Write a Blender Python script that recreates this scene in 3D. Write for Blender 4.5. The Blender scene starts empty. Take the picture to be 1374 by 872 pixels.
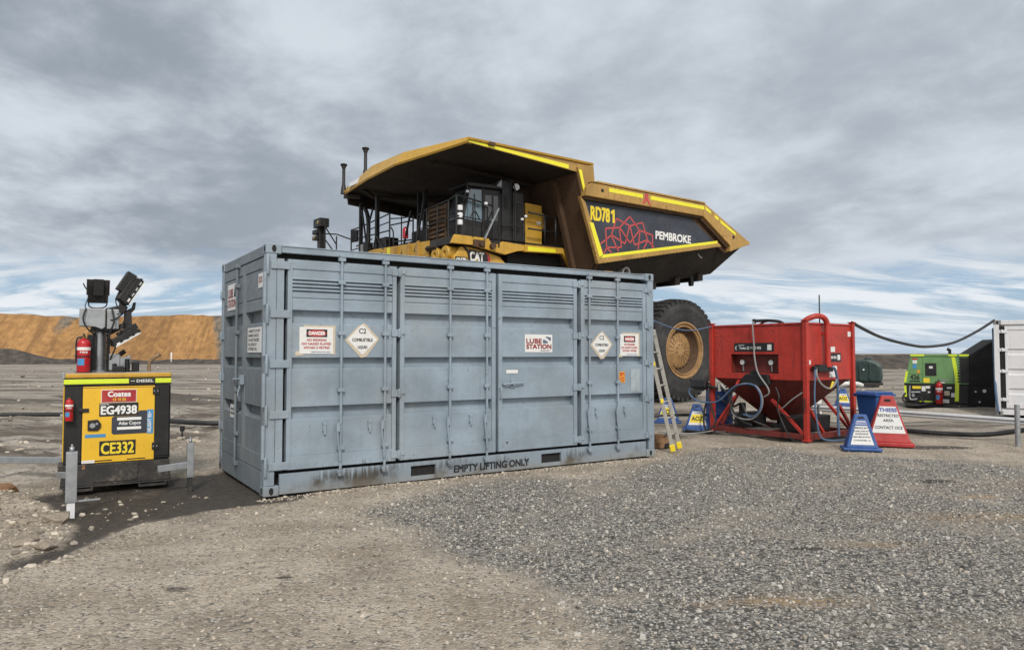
import bpy, bmesh, math, random
import numpy as np
from mathutils import Vector, Matrix
random.seed(7); np.random.seed(7)
R = math.radians
S = bpy.context.scene
COL = S.collection

# ------------------------------------------------------------------ camera, sky, sun, exposure
cd = bpy.data.cameras.new('camera'); cam = bpy.data.objects.new('camera', cd); COL.objects.link(cam)
cd.sensor_width = 36.0; cd.lens = 25.37; cd.clip_start = 0.05; cd.clip_end = 6000
cam.location = (0, 0, 1.631); cam.rotation_euler = (R(90 + 2.236), R(0.0), 0)
S.camera = cam
S.view_settings.view_transform = 'Standard'; S.view_settings.look = 'None'
S.view_settings.exposure = 0.6; S.view_settings.gamma = 1.0
S.view_settings.use_curve_mapping = False

SUN_DIR = Vector((0.10, -0.76, 0.64)).normalized()      # towards the sun
sd = bpy.data.lights.new('sun', 'SUN'); sd.energy = 1.5; sd.angle = R(10); sd.color = (1.0, 0.95, 0.87)
sun = bpy.data.objects.new('sun', sd); COL.objects.link(sun)
sun.rotation_euler = SUN_DIR.to_track_quat('Z', 'Y').to_euler(); sun.location = (0, 0, 60)

W = bpy.data.worlds.new('World'); S.world = W; W.use_nodes = True
nt = W.node_tree; nt.nodes.clear()
def wn(t, **k):
    n = nt.nodes.new(t)
    for a, b in k.items(): setattr(n, a, b)
    return n
def wl(a, b): nt.links.new(a, b)
def wmath(op, a, b=None, c=None, clamp=False):
    n = wn('ShaderNodeMath', operation=op, use_clamp=clamp)
    for i, v in enumerate((a, b, c)):
        if v is None: continue
        if isinstance(v, (int, float)): n.inputs[i].default_value = v
        else: wl(v, n.inputs[i])
    return n.outputs[0]
def wmix(f, a, b):
    n = wn('ShaderNodeMix', data_type='RGBA')
    for s, v in ((0, f), (6, a), (7, b)):
        if isinstance(v, (int, float)): n.inputs[s].default_value = v
        elif isinstance(v, tuple): n.inputs[s].default_value = (*v, 1)
        else: wl(v, n.inputs[s])
    return n.outputs[2]
def wramp(f, a, b):
    n = wn('ShaderNodeMapRange', interpolation_type='SMOOTHSTEP'); wl(f, n.inputs[0])
    n.inputs[1].default_value = a; n.inputs[2].default_value = b
    return n.outputs[0]
sky = wn('ShaderNodeTexSky', sky_type='NISHITA'); sky.sun_disc = False
sky.sun_elevation = math.asin(SUN_DIR.z); sky.sun_rotation = math.atan2(SUN_DIR.x, SUN_DIR.y)
tc = wn('ShaderNodeTexCoord'); sep = wn('ShaderNodeSeparateXYZ'); wl(tc.outputs['Generated'], sep.inputs[0])
zc = wmath('MAXIMUM', sep.outputs[2], 0.0)
den = wmath('ADD', zc, 0.20)
cxy = wn('ShaderNodeCombineXYZ'); wl(wmath('DIVIDE', sep.outputs[0], den), cxy.inputs[0]); wl(wmath('DIVIDE', sep.outputs[1], den), cxy.inputs[1])
def wnoise(scale, detail, rough, off, dist=0.0, sx=1.0, sy=1.0, rot=0.0):
    m = wn('ShaderNodeMapping'); m.inputs[1].default_value = off; m.inputs[3].default_value = (sx, sy, 1); m.inputs[2].default_value = (0, 0, rot)
    wl(cxy.outputs[0], m.inputs[0])
    n = wn('ShaderNodeTexNoise'); wl(m.outputs[0], n.inputs['Vector'])
    n.inputs['Scale'].default_value = scale; n.inputs['Detail'].default_value = detail; n.inputs['Roughness'].default_value = rough
    n.inputs['Distortion'].default_value = dist
    return n.outputs[0]
K = 1 / 0.1                                              # cloud radiances below are given as seen, the Background runs at 0.1
n1 = wnoise(0.95, 6, 0.52, (3.4, 1.2, 0), 0.25)
n2 = wnoise(3.2, 8, 0.60, (8.3, 2.2, 0), 0.2, 1.0, 0.9, 0.5)
n3 = wnoise(2.0, 10, 0.64, (1.4, 6.1, 0), 0.5, 0.5, 1.5)
dens = wmath('ADD', wmath('MULTIPLY', n1, 0.56), wmath('MULTIPLY', n2, 0.44))
light = tuple(K * c for c in (0.43, 0.467, 0.51)); dark = tuple(K * c for c in (0.20, 0.230, 0.268)); vlight = tuple(K * c for c in (0.55, 0.58, 0.61))
cl = wmix(wramp(dens, 0.37, 0.62), dark, light)
# more light cloud towards the right of the view, a darker bank low on the left
side = wramp(sep.outputs[0], -0.6, 0.25)
cl = wmix(wmath('MULTIPLY', side, 0.34), cl, light)
# low band: gaps of blue with bright streaks
blue = wmix(0.75, sky.outputs[0], tuple(K * c for c in (0.16, 0.255, 0.39)))
low = wmix(wramp(n3, 0.44, 0.60), blue, vlight)
zn = wmath('ADD', zc, wmath('MULTIPLY', wmath('SUBTRACT', n2, 0.5), 0.10))
band = wramp(zn, 0.135, 0.07)
col = wmix(wmath('MULTIPLY', band, 0.92), cl, low)
hz = wramp(zc, 0.05, 0.0)
col = wmix(wmath('MULTIPLY', hz, 0.55), col, tuple(K * c for c in (0.40, 0.46, 0.53)))
# brighter zone added to the unseen sky behind and overhead, lighting front faces
glow = wmath('ADD', wmath('MULTIPLY', sep.outputs[0], 0.42), wmath('MULTIPLY', sep.outputs[1], -0.72)); glow = wmath('ADD', glow, wmath('MULTIPLY', sep.outputs[2], 0.55))
thin = wmath('MULTIPLY', wramp(glow, 0.30, 0.85), 0.9)
col = wmix(thin, col, tuple(K * c for c in (0.80, 0.79, 0.77)))
bg = wn('ShaderNodeBackground'); wl(col, bg.inputs[0]); bg.inputs[1].default_value = 0.1
wo = wn('ShaderNodeOutputWorld'); wl(bg.outputs[0], wo.inputs[0])

# ------------------------------------------------------------------ materials
class Mat:
    """small node helper"""
    def __init__(s, name):
        s.m = bpy.data.materials.new(name); s.m.use_nodes = True; s.t = s.m.node_tree
        s.p = s.t.nodes['Principled BSDF']; s.tc = s.n('ShaderNodeTexCoord')
    def n(s, t, **k):
        x = s.t.nodes.new(t)
        for a, b in k.items(): setattr(x, a, b)
        return x
    def l(s, a, b): s.t.links.new(a, b)
    def set(s, sock, v):
        if isinstance(v, (int, float)): sock.default_value = v
        elif isinstance(v, tuple): sock.default_value = (*v, 1) if len(v) == 3 and sock.type == 'RGBA' else v
        else: s.l(v, sock)
    def noise(s, scale, detail=4, rough=.55, sc=(1, 1, 1), coord='Object', dist=0.0, off=(0, 0, 0)):
        mp = s.n('ShaderNodeMapping'); s.l(s.tc.outputs[coord], mp.inputs[0]); mp.inputs[3].default_value = sc; mp.inputs[1].default_value = off
        x = s.n('ShaderNodeTexNoise'); s.l(mp.outputs[0], x.inputs['Vector'])
        x.inputs['Scale'].default_value = scale; x.inputs['Detail'].default_value = detail; x.inputs['Roughness'].default_value = rough; x.inputs['Distortion'].default_value = dist
        return x.outputs[0]
    def voro(s, scale, sc=(1, 1, 1), out='Color', feature='F1'):
        mp = s.n('ShaderNodeMapping'); s.l(s.tc.outputs['Object'], mp.inputs[0]); mp.inputs[3].default_value = sc
        x = s.n('ShaderNodeTexVoronoi', feature=feature); s.l(mp.outputs[0], x.inputs['Vector']); x.inputs['Scale'].default_value = scale
        return x.outputs[out]
    def ramp(s, f, a, b, lo=0.0, hi=1.0):
        x = s.n('ShaderNodeMapRange', interpolation_type='SMOOTHSTEP'); s.l(f, x.inputs[0])
        x.inputs[1].default_value = a; x.inputs[2].default_value = b; x.inputs[3].default_value = lo; x.inputs[4].default_value = hi
        return x.outputs[0]
    def mix(s, f, a, b, mode='MIX'):
        x = s.n('ShaderNodeMix', data_type='RGBA', blend_type=mode)
        for i, v in ((0, f), (6, a), (7, b)): s.set(x.inputs[i], v)
        return x.outputs[2]
    def math(s, op, a, b=0.0, clamp=False):
        x = s.n('ShaderNodeMath', operation=op, use_clamp=clamp); s.set(x.inputs[0], a); s.set(x.inputs[1], b); return x.outputs[0]
    def bump(s, h, strength=.3, dist=.01):
        x = s.n('ShaderNodeBump'); x.inputs['Strength'].default_value = strength; x.inputs['Distance'].default_value = dist
        s.l(h, x.inputs['Height']); s.l(x.outputs[0], s.p.inputs['Normal'])
    def attr(s, name):
        x = s.n('ShaderNodeAttribute'); x.attribute_name = name; return x.outputs['Fac']
    def fin(s, col, rough=.5, metal=0.0):
        s.set(s.p.inputs['Base Color'], col); s.set(s.p.inputs['Roughness'], rough); s.p.inputs['Metallic'].default_value = metal
        return s.m
    def z(s):
        x = s.n('ShaderNodeSeparateXYZ'); s.l(s.tc.outputs['Object'], x.inputs[0]); return x.outputs[2]

def paint(name, c, rough=.45, metal=0.0, wear=.25, dirt=(.10, .08, .06), dirt_amt=.35, streak=.3, scale=3.0, bump=.08):
    """painted or plain surface with patchy tone, grime and vertical run marks"""
    m = Mat(name)
    a = m.noise(scale, 6, .6); b = m.noise(scale * 9, 5, .65); st = m.noise(1.0, 5, .6, (14, 14, .9))
    lo = tuple(x * (1 - wear) for x in c); hi = tuple(min(1, x * (1 + wear * .6)) for x in c)
    col = m.mix(m.ramp(a, .3, .7), lo, hi)
    if streak: col = m.mix(m.math('MULTIPLY', m.ramp(st, .5, .78), streak), col, tuple(x * .45 + y * .25 for x, y in zip(c, dirt)))
    if dirt_amt:
        g = m.math('MULTIPLY', m.ramp(a, .48, .72), m.ramp(b, .42, .62))
        col = m.mix(m.math('MULTIPLY', g, dirt_amt), col, dirt)
    rg = m.ramp(b, .3, .7, max(.05, rough - .12), min(1, rough + .18))
    if bump: m.bump(b, bump, .01)
    return m.fin(col, rg, metal)

M = {}
def container_paint():
    m = Mat('blue grey container paint')
    c = (.245, .303, .36)
    a = m.noise(1.3, 6, .6); b = m.noise(16, 6, .65); st = m.noise(1.0, 6, .62, (16, 16, .7)); st2 = m.noise(1.0, 5, .6, (34, 34, 1.2), off=(4, 2, 0))
    col = m.mix(m.ramp(a, .3, .7), tuple(x * .78 for x in c), tuple(x * 1.15 for x in c))
    col = m.mix(m.math('MULTIPLY', m.ramp(st, .52, .8), .35), col, (.16, .19, .21))
    col = m.mix(m.math('MULTIPLY', m.ramp(st2, .6, .85), .3), col, (.40, .44, .48))
    sc_ = m.noise(1.0, 6, .7, (2.2, 2.2, 26)); col = m.mix(m.math('MULTIPLY', m.math('MULTIPLY', m.ramp(sc_, .62, .72), m.ramp(a, .40, .6)), .5), col, (.13, .15, .165))
    du = m.noise(.7, 6, .65, off=(3, 3, 1)); col = m.mix(m.math('MULTIPLY', m.ramp(du, .48, .72), .4), col, (.27, .265, .245))
    # splash dirt and drip stains close to the ground
    zz = m.z()
    z2 = m.math('ADD', zz, m.math('MULTIPLY', m.math('SUBTRACT', st2, .5), -.55))
    low = m.ramp(z2, .30, .12)
    col = m.mix(m.math('MULTIPLY', low, m.ramp(a, .42, .62)), col, (.055, .05, .043))
    col = m.mix(m.math('MULTIPLY', m.ramp(zz, .16, .0), .35), col, (.27, .23, .18))
    g = m.math('MULTIPLY', m.ramp(b, .60, .70), m.ramp(a, .42, .6))
    col = m.mix(m.math('MULTIPLY', g, .65), col, (.13, .065, .03))
    hs = m.noise(1.0, 4, .6, (22, 22, 1.0), off=(7, 1, 0)); rs_ = m.math('MULTIPLY', m.ramp(hs, .66, .80), m.ramp(a, .5, .62)); col = m.mix(m.math('MULTIPLY', rs_, .55), col, (.17, .10, .06))
    m.bump(m.noise(2.6, 4, .55), .35, .05)
    return m.fin(col, m.ramp(b, .3, .7, .36, .62))
M['cont'] = container_paint()
M['contend'] = paint('dusty grey end door paint', (.165, .195, .22), .55, wear=.22, dirt=(.20, .165, .125), dirt_amt=.55, streak=.5, scale=1.6)
M['dark'] = paint('black void backing', (.012, .012, .012), .8, wear=.1, dirt_amt=0, streak=0)
M['black'] = paint('black painted steel', (.011, .011, .012), .5, wear=.3, dirt=(.12, .10, .08), dirt_amt=.35, streak=.1)
M['blackplastic'] = paint('black moulded plastic', (.010, .010, .011), .48, wear=.3, dirt=(.08, .07, .06), dirt_amt=.3, streak=0)
M['dirtyblack'] = paint('dusty black steel', (.03, .028, .027), .6, wear=.3, dirt=(.17, .14, .11), dirt_amt=.7, streak=.2)
M['rubber'] = paint('dusty tyre rubber', (.028, .028, .029), .75, wear=.35, dirt=(.14, .125, .105), dirt_amt=.55, streak=0, scale=2)
M['yellow'] = paint('yellow machine paint', (.57, .33, .04), .4, wear=.18, dirt=(.17, .11, .05), dirt_amt=.7, streak=.5)
M['genyellow'] = paint('bright yellow cabinet paint', (.78, .47, .03), .35, wear=.08, dirt=(.25, .16, .06), dirt_amt=.15, streak=.1)
M['bodyyellow'] = paint('dusty truck body paint', (.43, .26, .075), .65, wear=.3, dirt=(.17, .10, .045), dirt_amt=.85, streak=.75, scale=1.1)
M['bodybrown'] = paint('rusty brown body plate', (.085, .046, .024), .8, wear=.35, dirt=(.05, .03, .02), dirt_amt=.6, streak=.5, scale=1.0)
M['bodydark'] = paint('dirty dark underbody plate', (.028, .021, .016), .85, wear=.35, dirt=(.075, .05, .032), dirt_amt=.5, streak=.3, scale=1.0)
M['reflective'] = paint('lime yellow reflective tape', (.80, .74, .03), .35, wear=.06, dirt_amt=.1, streak=0)
M['lime'] = paint('lime reflective tape', (.66, .80, .04), .35, wear=.06, dirt_amt=.1, streak=0)
M['panelblue'] = paint('dusty navy sign panel', (.035, .042, .06), .5, wear=.3, dirt=(.11, .105, .10), dirt_amt=.4, streak=.75, scale=1.2)
M['rimyellow'] = paint('dusty rim paint', (.34, .20, .085), .6, wear=.3, dirt=(.16, .10, .05), dirt_amt=.7, streak=0, scale=4)
M['red'] = paint('worn red tank paint', (.44, .034, .022), .5, wear=.3, dirt=(.07, .022, .017), dirt_amt=.85, streak=.8, scale=2.4)
M['reddark'] = paint('dark red plate', (.17, .026, .02), .55, wear=.45, dirt=(.02, .014, .012), dirt_amt=.8, streak=.6, scale=2.2)  # darker, patchier red for the gauge recess, hopper cone and skid
M['signred'] = paint('red moulded plastic', (.40, .028, .028), .5, wear=.2, dirt=(.26, .16, .12), dirt_amt=.45, streak=.2, scale=5)
M['signblue'] = paint('blue moulded plastic', (.022, .085, .28), .5, wear=.2, dirt=(.17, .16, .15), dirt_amt=.5, streak=.2, scale=5)
M['binblue'] = paint('blue bin plastic', (.018, .075, .25), .42, wear=.12, dirt=(.1, .1, .1), dirt_amt=.2, streak=.1)
M['white'] = paint('white sign face', (.70, .70, .69), .45, wear=.06, dirt=(.38, .33, .27), dirt_amt=.4, streak=.15)
M['whitesteel'] = paint('dusty white container paint', (.70, .70, .72), .5, wear=.06, dirt=(.35, .30, .25), dirt_amt=.3, streak=.3)
M['galv'] = paint('galvanised steel', (.36, .38, .40), .42, .6, wear=.2, dirt=(.25, .24, .22), dirt_amt=.35, streak=.2, scale=9)
M['railwhite'] = paint('weathered galvanised rail', (.66, .67, .68), .5, .25, wear=.12, dirt=(.25, .22, .19), dirt_amt=.4, streak=.2, scale=4)
M['alu'] = paint('worn aluminium', (.55, .53, .49), .4, .5, wear=.15, dirt=(.3, .25, .18), dirt_amt=.4, streak=0, scale=9)
M['green'] = paint('green machine paint', (.15, .30, .12), .4, wear=.15, dirt=(.13, .12, .08), dirt_amt=.35, streak=.2)
M['tankgreen'] = paint('dark green plastic tank', (.022, .045, .042), .4, wear=.25, dirt=(.1, .1, .09), dirt_amt=.3, streak=.2)
M['ledw'] = paint('frosted lamp lens', (.72, .74, .74), .25, wear=.05, dirt_amt=0, streak=0)
M['glass'] = None
M['rust'] = paint('rusty pipe', (.28, .19, .11), .7, .2, wear=.35, dirt=(.12, .06, .03), dirt_amt=.6, streak=0, scale=12)
M['hoseblack'] = paint('black hose rubber', (.02, .02, .021), .5, wear=.2, dirt=(.12, .11, .1), dirt_amt=.3, streak=0, scale=8)
M['hoseblue'] = paint('faded blue hose', (.075, .135, .24), .5, wear=.2, dirt=(.2, .2, .19), dirt_amt=.4, streak=0, scale=8)
M['hosegrey'] = paint('grey hose', (.25, .25, .245), .5, wear=.15, dirt=(.2, .18, .15), dirt_amt=.3, streak=0, scale=8)
M['txblack'] = paint('black lettering', (.015, .015, .017), .5, wear=.1, dirt_amt=0, streak=0, bump=0)
M['txwhite'] = paint('white lettering', (.78, .78, .76), .5, wear=.05, dirt_amt=.1, streak=0, bump=0)
M['txred'] = paint('red lettering', (.42, .03, .03), .5, wear=.1, dirt_amt=0, streak=0, bump=0)
M['txblue'] = paint('blue lettering', (.03, .08, .32), .5, wear=.1, dirt_amt=0, streak=0, bump=0)
M['txyellow'] = paint('yellow lettering', (.82, .63, .03), .5, wear=.05, dirt_amt=.1, streak=0, bump=0)
M['rosette'] = paint('coral emblem paint', (.52, .07, .07), .5, wear=.12, dirt_amt=.15, streak=.1, bump=0)
M['tape'] = paint('peeling beige backing tape', (.55, .47, .36), .6, wear=.15, dirt_amt=.3, streak=0, scale=20)
M['orange'] = paint('orange sticker', (.75, .33, .02), .45, wear=.1, dirt_amt=.1, streak=0)
M['skyblue'] = paint('light blue sticker', (.06, .26, .52), .45, wear=.1, dirt_amt=.1, streak=0)
M['extred'] = paint('glossy red cylinder paint', (.46, .015, .02), .25, wear=.08, dirt=(.2, .08, .06), dirt_amt=.2, streak=0)
M['brass'] = paint('dull brass', (.45, .32, .12), .4, .8, wear=.2, dirt_amt=.3, streak=0)
M['lamp'] = paint('clear lamp lens', (.75, .76, .78), .12, wear=.05, dirt_amt=0, streak=0)
def glass(name, c, r=.06):
    m = Mat(name); m.p.inputs['Specular IOR Level'].default_value = .9
    return m.fin(c, r)
M['glass'] = glass('tinted cab glass', (.10, .16, .20))

# ------------------------------------------------------------------ mesh helpers
class B:
    def __init__(s): s.bm = bmesh.new(); s.mi = 0
    def _f(s, vs):
        try:
            f = s.bm.faces.new(vs); f.material_index = s.mi; return f
        except ValueError: return None
    def box(s, x0, x1, y0, y1, z0, z1):
        v = [s.bm.verts.new(p) for p in ((x0, y0, z0), (x1, y0, z0), (x1, y1, z0), (x0, y1, z0), (x0, y0, z1), (x1, y0, z1), (x1, y1, z1), (x0, y1, z1))]
        for f in ((3, 2, 1, 0), (4, 5, 6, 7), (0, 1, 5, 4), (1, 2, 6, 5), (2, 3, 7, 6), (3, 0, 4, 7)): s._f([v[i] for i in f])
        return s
    def obox(s, c, sz, rot=None):
        """box centred on c, size sz, rotated by matrix or euler"""
        m = rot if isinstance(rot, Matrix) else (Matrix.Identity(3) if rot is None else __import__('mathutils').Euler(rot).to_matrix())
        c = Vector(c); hx, hy, hz = (q / 2 for q in sz)
        v = [s.bm.verts.new(c + m @ Vector((x * hx, y * hy, z * hz))) for x, y, z in ((-1, -1, -1), (1, -1, -1), (1, 1, -1), (-1, 1, -1), (-1, -1, 1), (1, -1, 1), (1, 1, 1), (-1, 1, 1))]
        for f in ((3, 2, 1, 0), (4, 5, 6, 7), (0, 1, 5, 4), (1, 2, 6, 5), (2, 3, 7, 6), (3, 0, 4, 7)): s._f([v[i] for i in f])
        return s
    def bar(s, p, q, w, h=None, up=(0, 0, 1)):
        p, q = Vector(p), Vector(q); d = q - p; L = d.length; d.normalize(); u = Vector(up)
        if abs(d.dot(u)) > .98: u = Vector((1, 0, 0))
        x = d.cross(u).normalized(); z = x.cross(d)
        return s.obox((p + q) / 2, (w, L, h or w), Matrix((x, d, z)).transposed())
    def hexa(s, pts):
        """8 points: 4 of one end, 4 of the other in the same order"""
        v = [s.bm.verts.new(p) for p in pts]
        for f in ((3, 2, 1, 0), (4, 5, 6, 7), (0, 1, 5, 4), (1, 2, 6, 5), (2, 3, 7, 6), (3, 0, 4, 7)): s._f([v[i] for i in f])
        return s
    def cyl(s, p, q, r, r2=None, n=14, cap=True):
        p, q = Vector(p), Vector(q); r2 = r if r2 is None else r2; d = (q - p).normalized()
        u = Vector((0, 0, 1)) if abs(d.z) < .9 else Vector((1, 0, 0)); x = d.cross(u).normalized(); y = d.cross(x)
        a = [s.bm.verts.new(p + (x * math.cos(t) + y * math.sin(t)) * r) for t in (2 * math.pi * i / n for i in range(n))]
        b = [s.bm.verts.new(q + (x * math.cos(t) + y * math.sin(t)) * r2) for t in (2 * math.pi * i / n for i in range(n))]
        for i in range(n):
            f = s._f([a[i], a[(i + 1) % n], b[(i + 1) % n], b[i]])
            if f: f.smooth = True
        if cap: s._f(a[::-1]); s._f(b)
        return s
    def tube(s, pts, r, n=8, smooth=True, sub=6):
        pts = [Vector(p) for p in pts]
        if smooth and len(pts) > 2:
            o = []
            for i in range(len(pts) - 1):
                a, b, c, d = pts[max(i - 1, 0)], pts[i], pts[i + 1], pts[min(i + 2, len(pts) - 1)]
                for k in range(sub):
                    t = k / sub
                    o.append(.5 * ((2 * b) + (c - a) * t + (2 * a - 5 * b + 4 * c - d) * t * t + (3 * b - a - 3 * c + d) * t ** 3))
            pts = o + [pts[-1]]
        d0 = (pts[1] - pts[0]).normalized(); u = Vector((0, 0, 1)) if abs(d0.z) < .9 else Vector((1, 0, 0)); x = d0.cross(u).normalized(); rings = []
        for i, p in enumerate(pts):
            d = (pts[min(i + 1, len(pts) - 1)] - pts[max(i - 1, 0)]).normalized()
            x = (x - d * x.dot(d)).normalized(); y = d.cross(x)
            rings.append([s.bm.verts.new(p + (x * math.cos(2 * math.pi * k / n) + y * math.sin(2 * math.pi * k / n)) * r) for k in range(n)])
        for a, b in zip(rings, rings[1:]):
            for i in range(n):
                f = s._f([a[i], a[(i + 1) % n], b[(i + 1) % n], b[i]])
                if f: f.smooth = True
        s._f(rings[0][::-1]); s._f(rings[-1]); return s
    def prism(s, poly, ax, d0, d1, poly2=None):
        """polygon of (a,b) in the plane across axis ax ('x': y,z  'y': x,z  'z': x,y), from d0 to d1"""
        def P(a, b, d): return {'x': (d, a, b), 'y': (a, d, b), 'z': (a, b, d)}[ax]
        A = [s.bm.verts.new(P(a, b, d0)) for a, b in poly]; C = [s.bm.verts.new(P(a, b, d1)) for a, b in (poly2 or poly)]
        s._f(A); s._f(C[::-1]); n = len(A)
        for i in range(n): s._f([A[i], C[i], C[(i + 1) % n], A[(i + 1) % n]])
        return s
    def face(s, *pts): s._f([s.bm.verts.new(p) for p in pts]); return s
    def lathe(s, prof, c, ax=(0, 0, 1), n=24, smooth=True):
        c = Vector(c); d = Vector(ax).normalized(); u = Vector((0, 0, 1)) if abs(d.z) < .9 else Vector((1, 0, 0)); x = d.cross(u).normalized(); y = d.cross(x)
        rings = []
        for r, h in prof:
            if r < 1e-5: rings.append([s.bm.verts.new(c + d * h)])
            else: rings.append([s.bm.verts.new(c + d * h + (x * math.cos(2 * math.pi * k / n) + y * math.sin(2 * math.pi * k / n)) * r) for k in range(n)])
        for a, b in zip(rings, rings[1:]):
            for i in range(n):
                j = (i + 1) % n
                if len(a) == 1 and len(b) == 1: continue
                q = [a[0], b[j], b[i]] if len(a) == 1 else ([a[i], a[j], b[0]] if len(b) == 1 else [a[i], a[j], b[j], b[i]])
                f = s._f(q)
                if f: f.smooth = smooth
        return s
    def out(s, name, mats, parent=None, bevel=0.0, label=None, seg=2):
        bmesh.ops.recalc_face_normals(s.bm, faces=s.bm.faces)
        for e in s.bm.edges:
            if len(e.link_faces) == 2 and e.calc_face_angle(0) > R(42): e.smooth = False
        me = bpy.data.meshes.new(name); s.bm.to_mesh(me); s.bm.free()
        return link(name, me, mats, parent, bevel, label, seg)
def link(name, me, mats, parent=None, bevel=0.0, label=None, seg=2):
    for m in (mats if isinstance(mats, (list, tuple)) else [mats]): me.materials.append(M[m] if isinstance(m, str) else m)
    o = bpy.data.objects.new(name, me); COL.objects.link(o)
    if parent is not None: o.parent = parent
    if label: o['label'] = label
    if bevel:
        b = o.modifiers.new('edge', 'BEVEL'); b.width = bevel; b.segments = seg; b.limit_method = 'ANGLE'; b.angle_limit = R(35)
        b.harden_normals = False
    return o
def tag(o, label, cat, group=None):
    o['label'] = label; o['category'] = cat
    if group: o['group'] = group
    return o
def thing(name, loc, rz, label, cat, group=None):
    o = bpy.data.objects.new(name, None); COL.objects.link(o); o.empty_display_size = .3
    o.location = loc; o.rotation_euler = (0, 0, R(rz)); return tag(o, label, cat, group)
def structure(o, kind='structure'): o['kind'] = kind; return o
def dup(root, loc, rz, label=None, group=None):
    r = root.copy(); COL.objects.link(r); r.location = loc; r.rotation_euler = (0, 0, R(rz))
    if label: r['label'] = label
    if group: r['group'] = group
    def rec(a, b):
        for ch in a.children:
            c = ch.copy(); COL.objects.link(c); c.parent = b; rec(ch, c)
    rec(root, r); return r
_txt = {}
def textmesh(s, bold):
    if (s, bold) in _txt: return _txt[s, bold]
    cu = bpy.data.curves.new('lettering', 'FONT'); cu.body = s; cu.size = 1; cu.resolution_u = 3
    o = bpy.data.objects.new('lettering', cu); COL.objects.link(o)
    me = bpy.data.meshes.new_from_object(o); bpy.data.objects.remove(o); bpy.data.curves.remove(cu)
    v = np.array([tuple(p.co) for p in me.vertices]); _txt[s, bold] = (v, [tuple(p.vertices) for p in me.polygons]); bpy.data.meshes.remove(me)
    return _txt[s, bold]
def letters(lines, parent, mat, o, ux, uy, name='lettering', bold=.02):
    """lines: (string, x0, x1, y0, y1) fitted to that box on the plane o + x ux + y uy; one mesh"""
    o, ux, uy = Vector(o), Vector(ux), Vector(uy)
    for ln in lines:
        b = B(); s, x0, x1, y0, y1 = ln[:5]
        v, F = textmesh(s, 0); bo = ln[5] if len(ln) > 5 else bold; mn, mx = v.min(0), v.max(0)
        sx = (x1 - x0) / max(mx[0] - mn[0], 1e-6); sy = (y1 - y0) / max(mx[1] - mn[1], 1e-6)
        bb = bo * (y1 - y0) * 1.7; nz = ux.cross(uy)
        for k, (dx, dy) in enumerate(((0, 0),) if bo < .005 else ((-1, -1), (1, 1), (-1, 1), (1, -1))):
            q = o + nz * (k * .00025) + ux * (dx * bb) + uy * (dy * bb)
            vs = [b.bm.verts.new(q + ux * (x0 + (p[0] - mn[0]) * sx) + uy * (y0 + (p[1] - mn[1]) * sy)) for p in v]
            for f in F: b._f([vs[i] for i in f])
        me = bpy.data.meshes.new(name); b.bm.to_mesh(me); b.bm.free()
        r = link(name, me, mat, parent)
    return r

# ------------------------------------------------------------------ ground
def fbm(X, Y, f, seed, octv=4):
    rs = np.random.RandomState(seed); out = np.zeros_like(X); a = 1.0; tot = 0
    for k in range(octv):
        T = rs.rand(256, 256); x = X * f + rs.rand() * 50; y = Y * f + rs.rand() * 50
        xi = np.floor(x).astype(int); yi = np.floor(y).astype(int); u = x - xi; w = y - yi; u = u * u * (3 - 2 * u); w = w * w * (3 - 2 * w)
        g = lambda i, j: T[(xi + i) % 256, (yi + j) % 256]
        out += a * ((g(0, 0) * (1 - u) + g(1, 0) * u) * (1 - w) + (g(0, 1) * (1 - u) + g(1, 1) * u) * w); tot += a; a *= .5; f *= 2.03
    return out / tot - .5
def sdist(X, Y, poly):
    """signed distance, positive inside"""
    P = np.array(poly); d = np.full(X.shape, 1e9); ins = np.zeros(X.shape, bool)
    for (x0, y0), (x1, y1) in zip(P, np.roll(P, -1, 0)):
        ex, ey = x1 - x0, y1 - y0; t = np.clip(((X - x0) * ex + (Y - y0) * ey) / (ex * ex + ey * ey + 1e-9), 0, 1)
        d = np.minimum(d, np.hypot(X - x0 - t * ex, Y - y0 - t * ey))
        c = ((y0 > Y) != (y1 > Y)) & (X < (x1 - x0) * (Y - y0) / (y1 - y0 + 1e-12) + x0); ins ^= c
    return np.where(ins, d, -d)
GRAVEL = [(-1.6, 7.38), (-1.35, 7.89), (-0.94, 8.56), (-0.44, 9.14), (0.32, 9.55), (1.11, 9.6), (1.7, 10.19), (2.46, 11.3), (3.65, 12.8), (4.77, 12.6), (5.07, 11.68), (6.6, 11.2), (9.5, 8.6), (8.5, 3.5), (5.5, 0.5), (2.2, 0.6), (.9, 2.6), (0.61, 4.04), (0.55, 4.33), (0.36, 4.84), (0.07, 5.5), (-0.27, 5.69), (-0.54, 6.12), (-0.88, 6.76)]
DARK_SOIL = [(-3.86, 6.12), (-4.09, 6.82), (-4.5, 7.3), (-5.5, 8.3), (-4.9, 9.2), (-4.2, 9.9), (-3.91, 10.2), (-3.7, 10.0), (-2.76, 8.6), (-2.2, 8.62), (-2.39, 8.05), (-2.88, 7.75), (-3.25, 7.40), (-3.55, 7.0), (-3.6, 6.44), (-3.59, 5.95), (-3.72, 5.63), (-3.9, 5.4), (-4.03, 5.75)]  # outline of the darker soil patch left of the container
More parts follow.
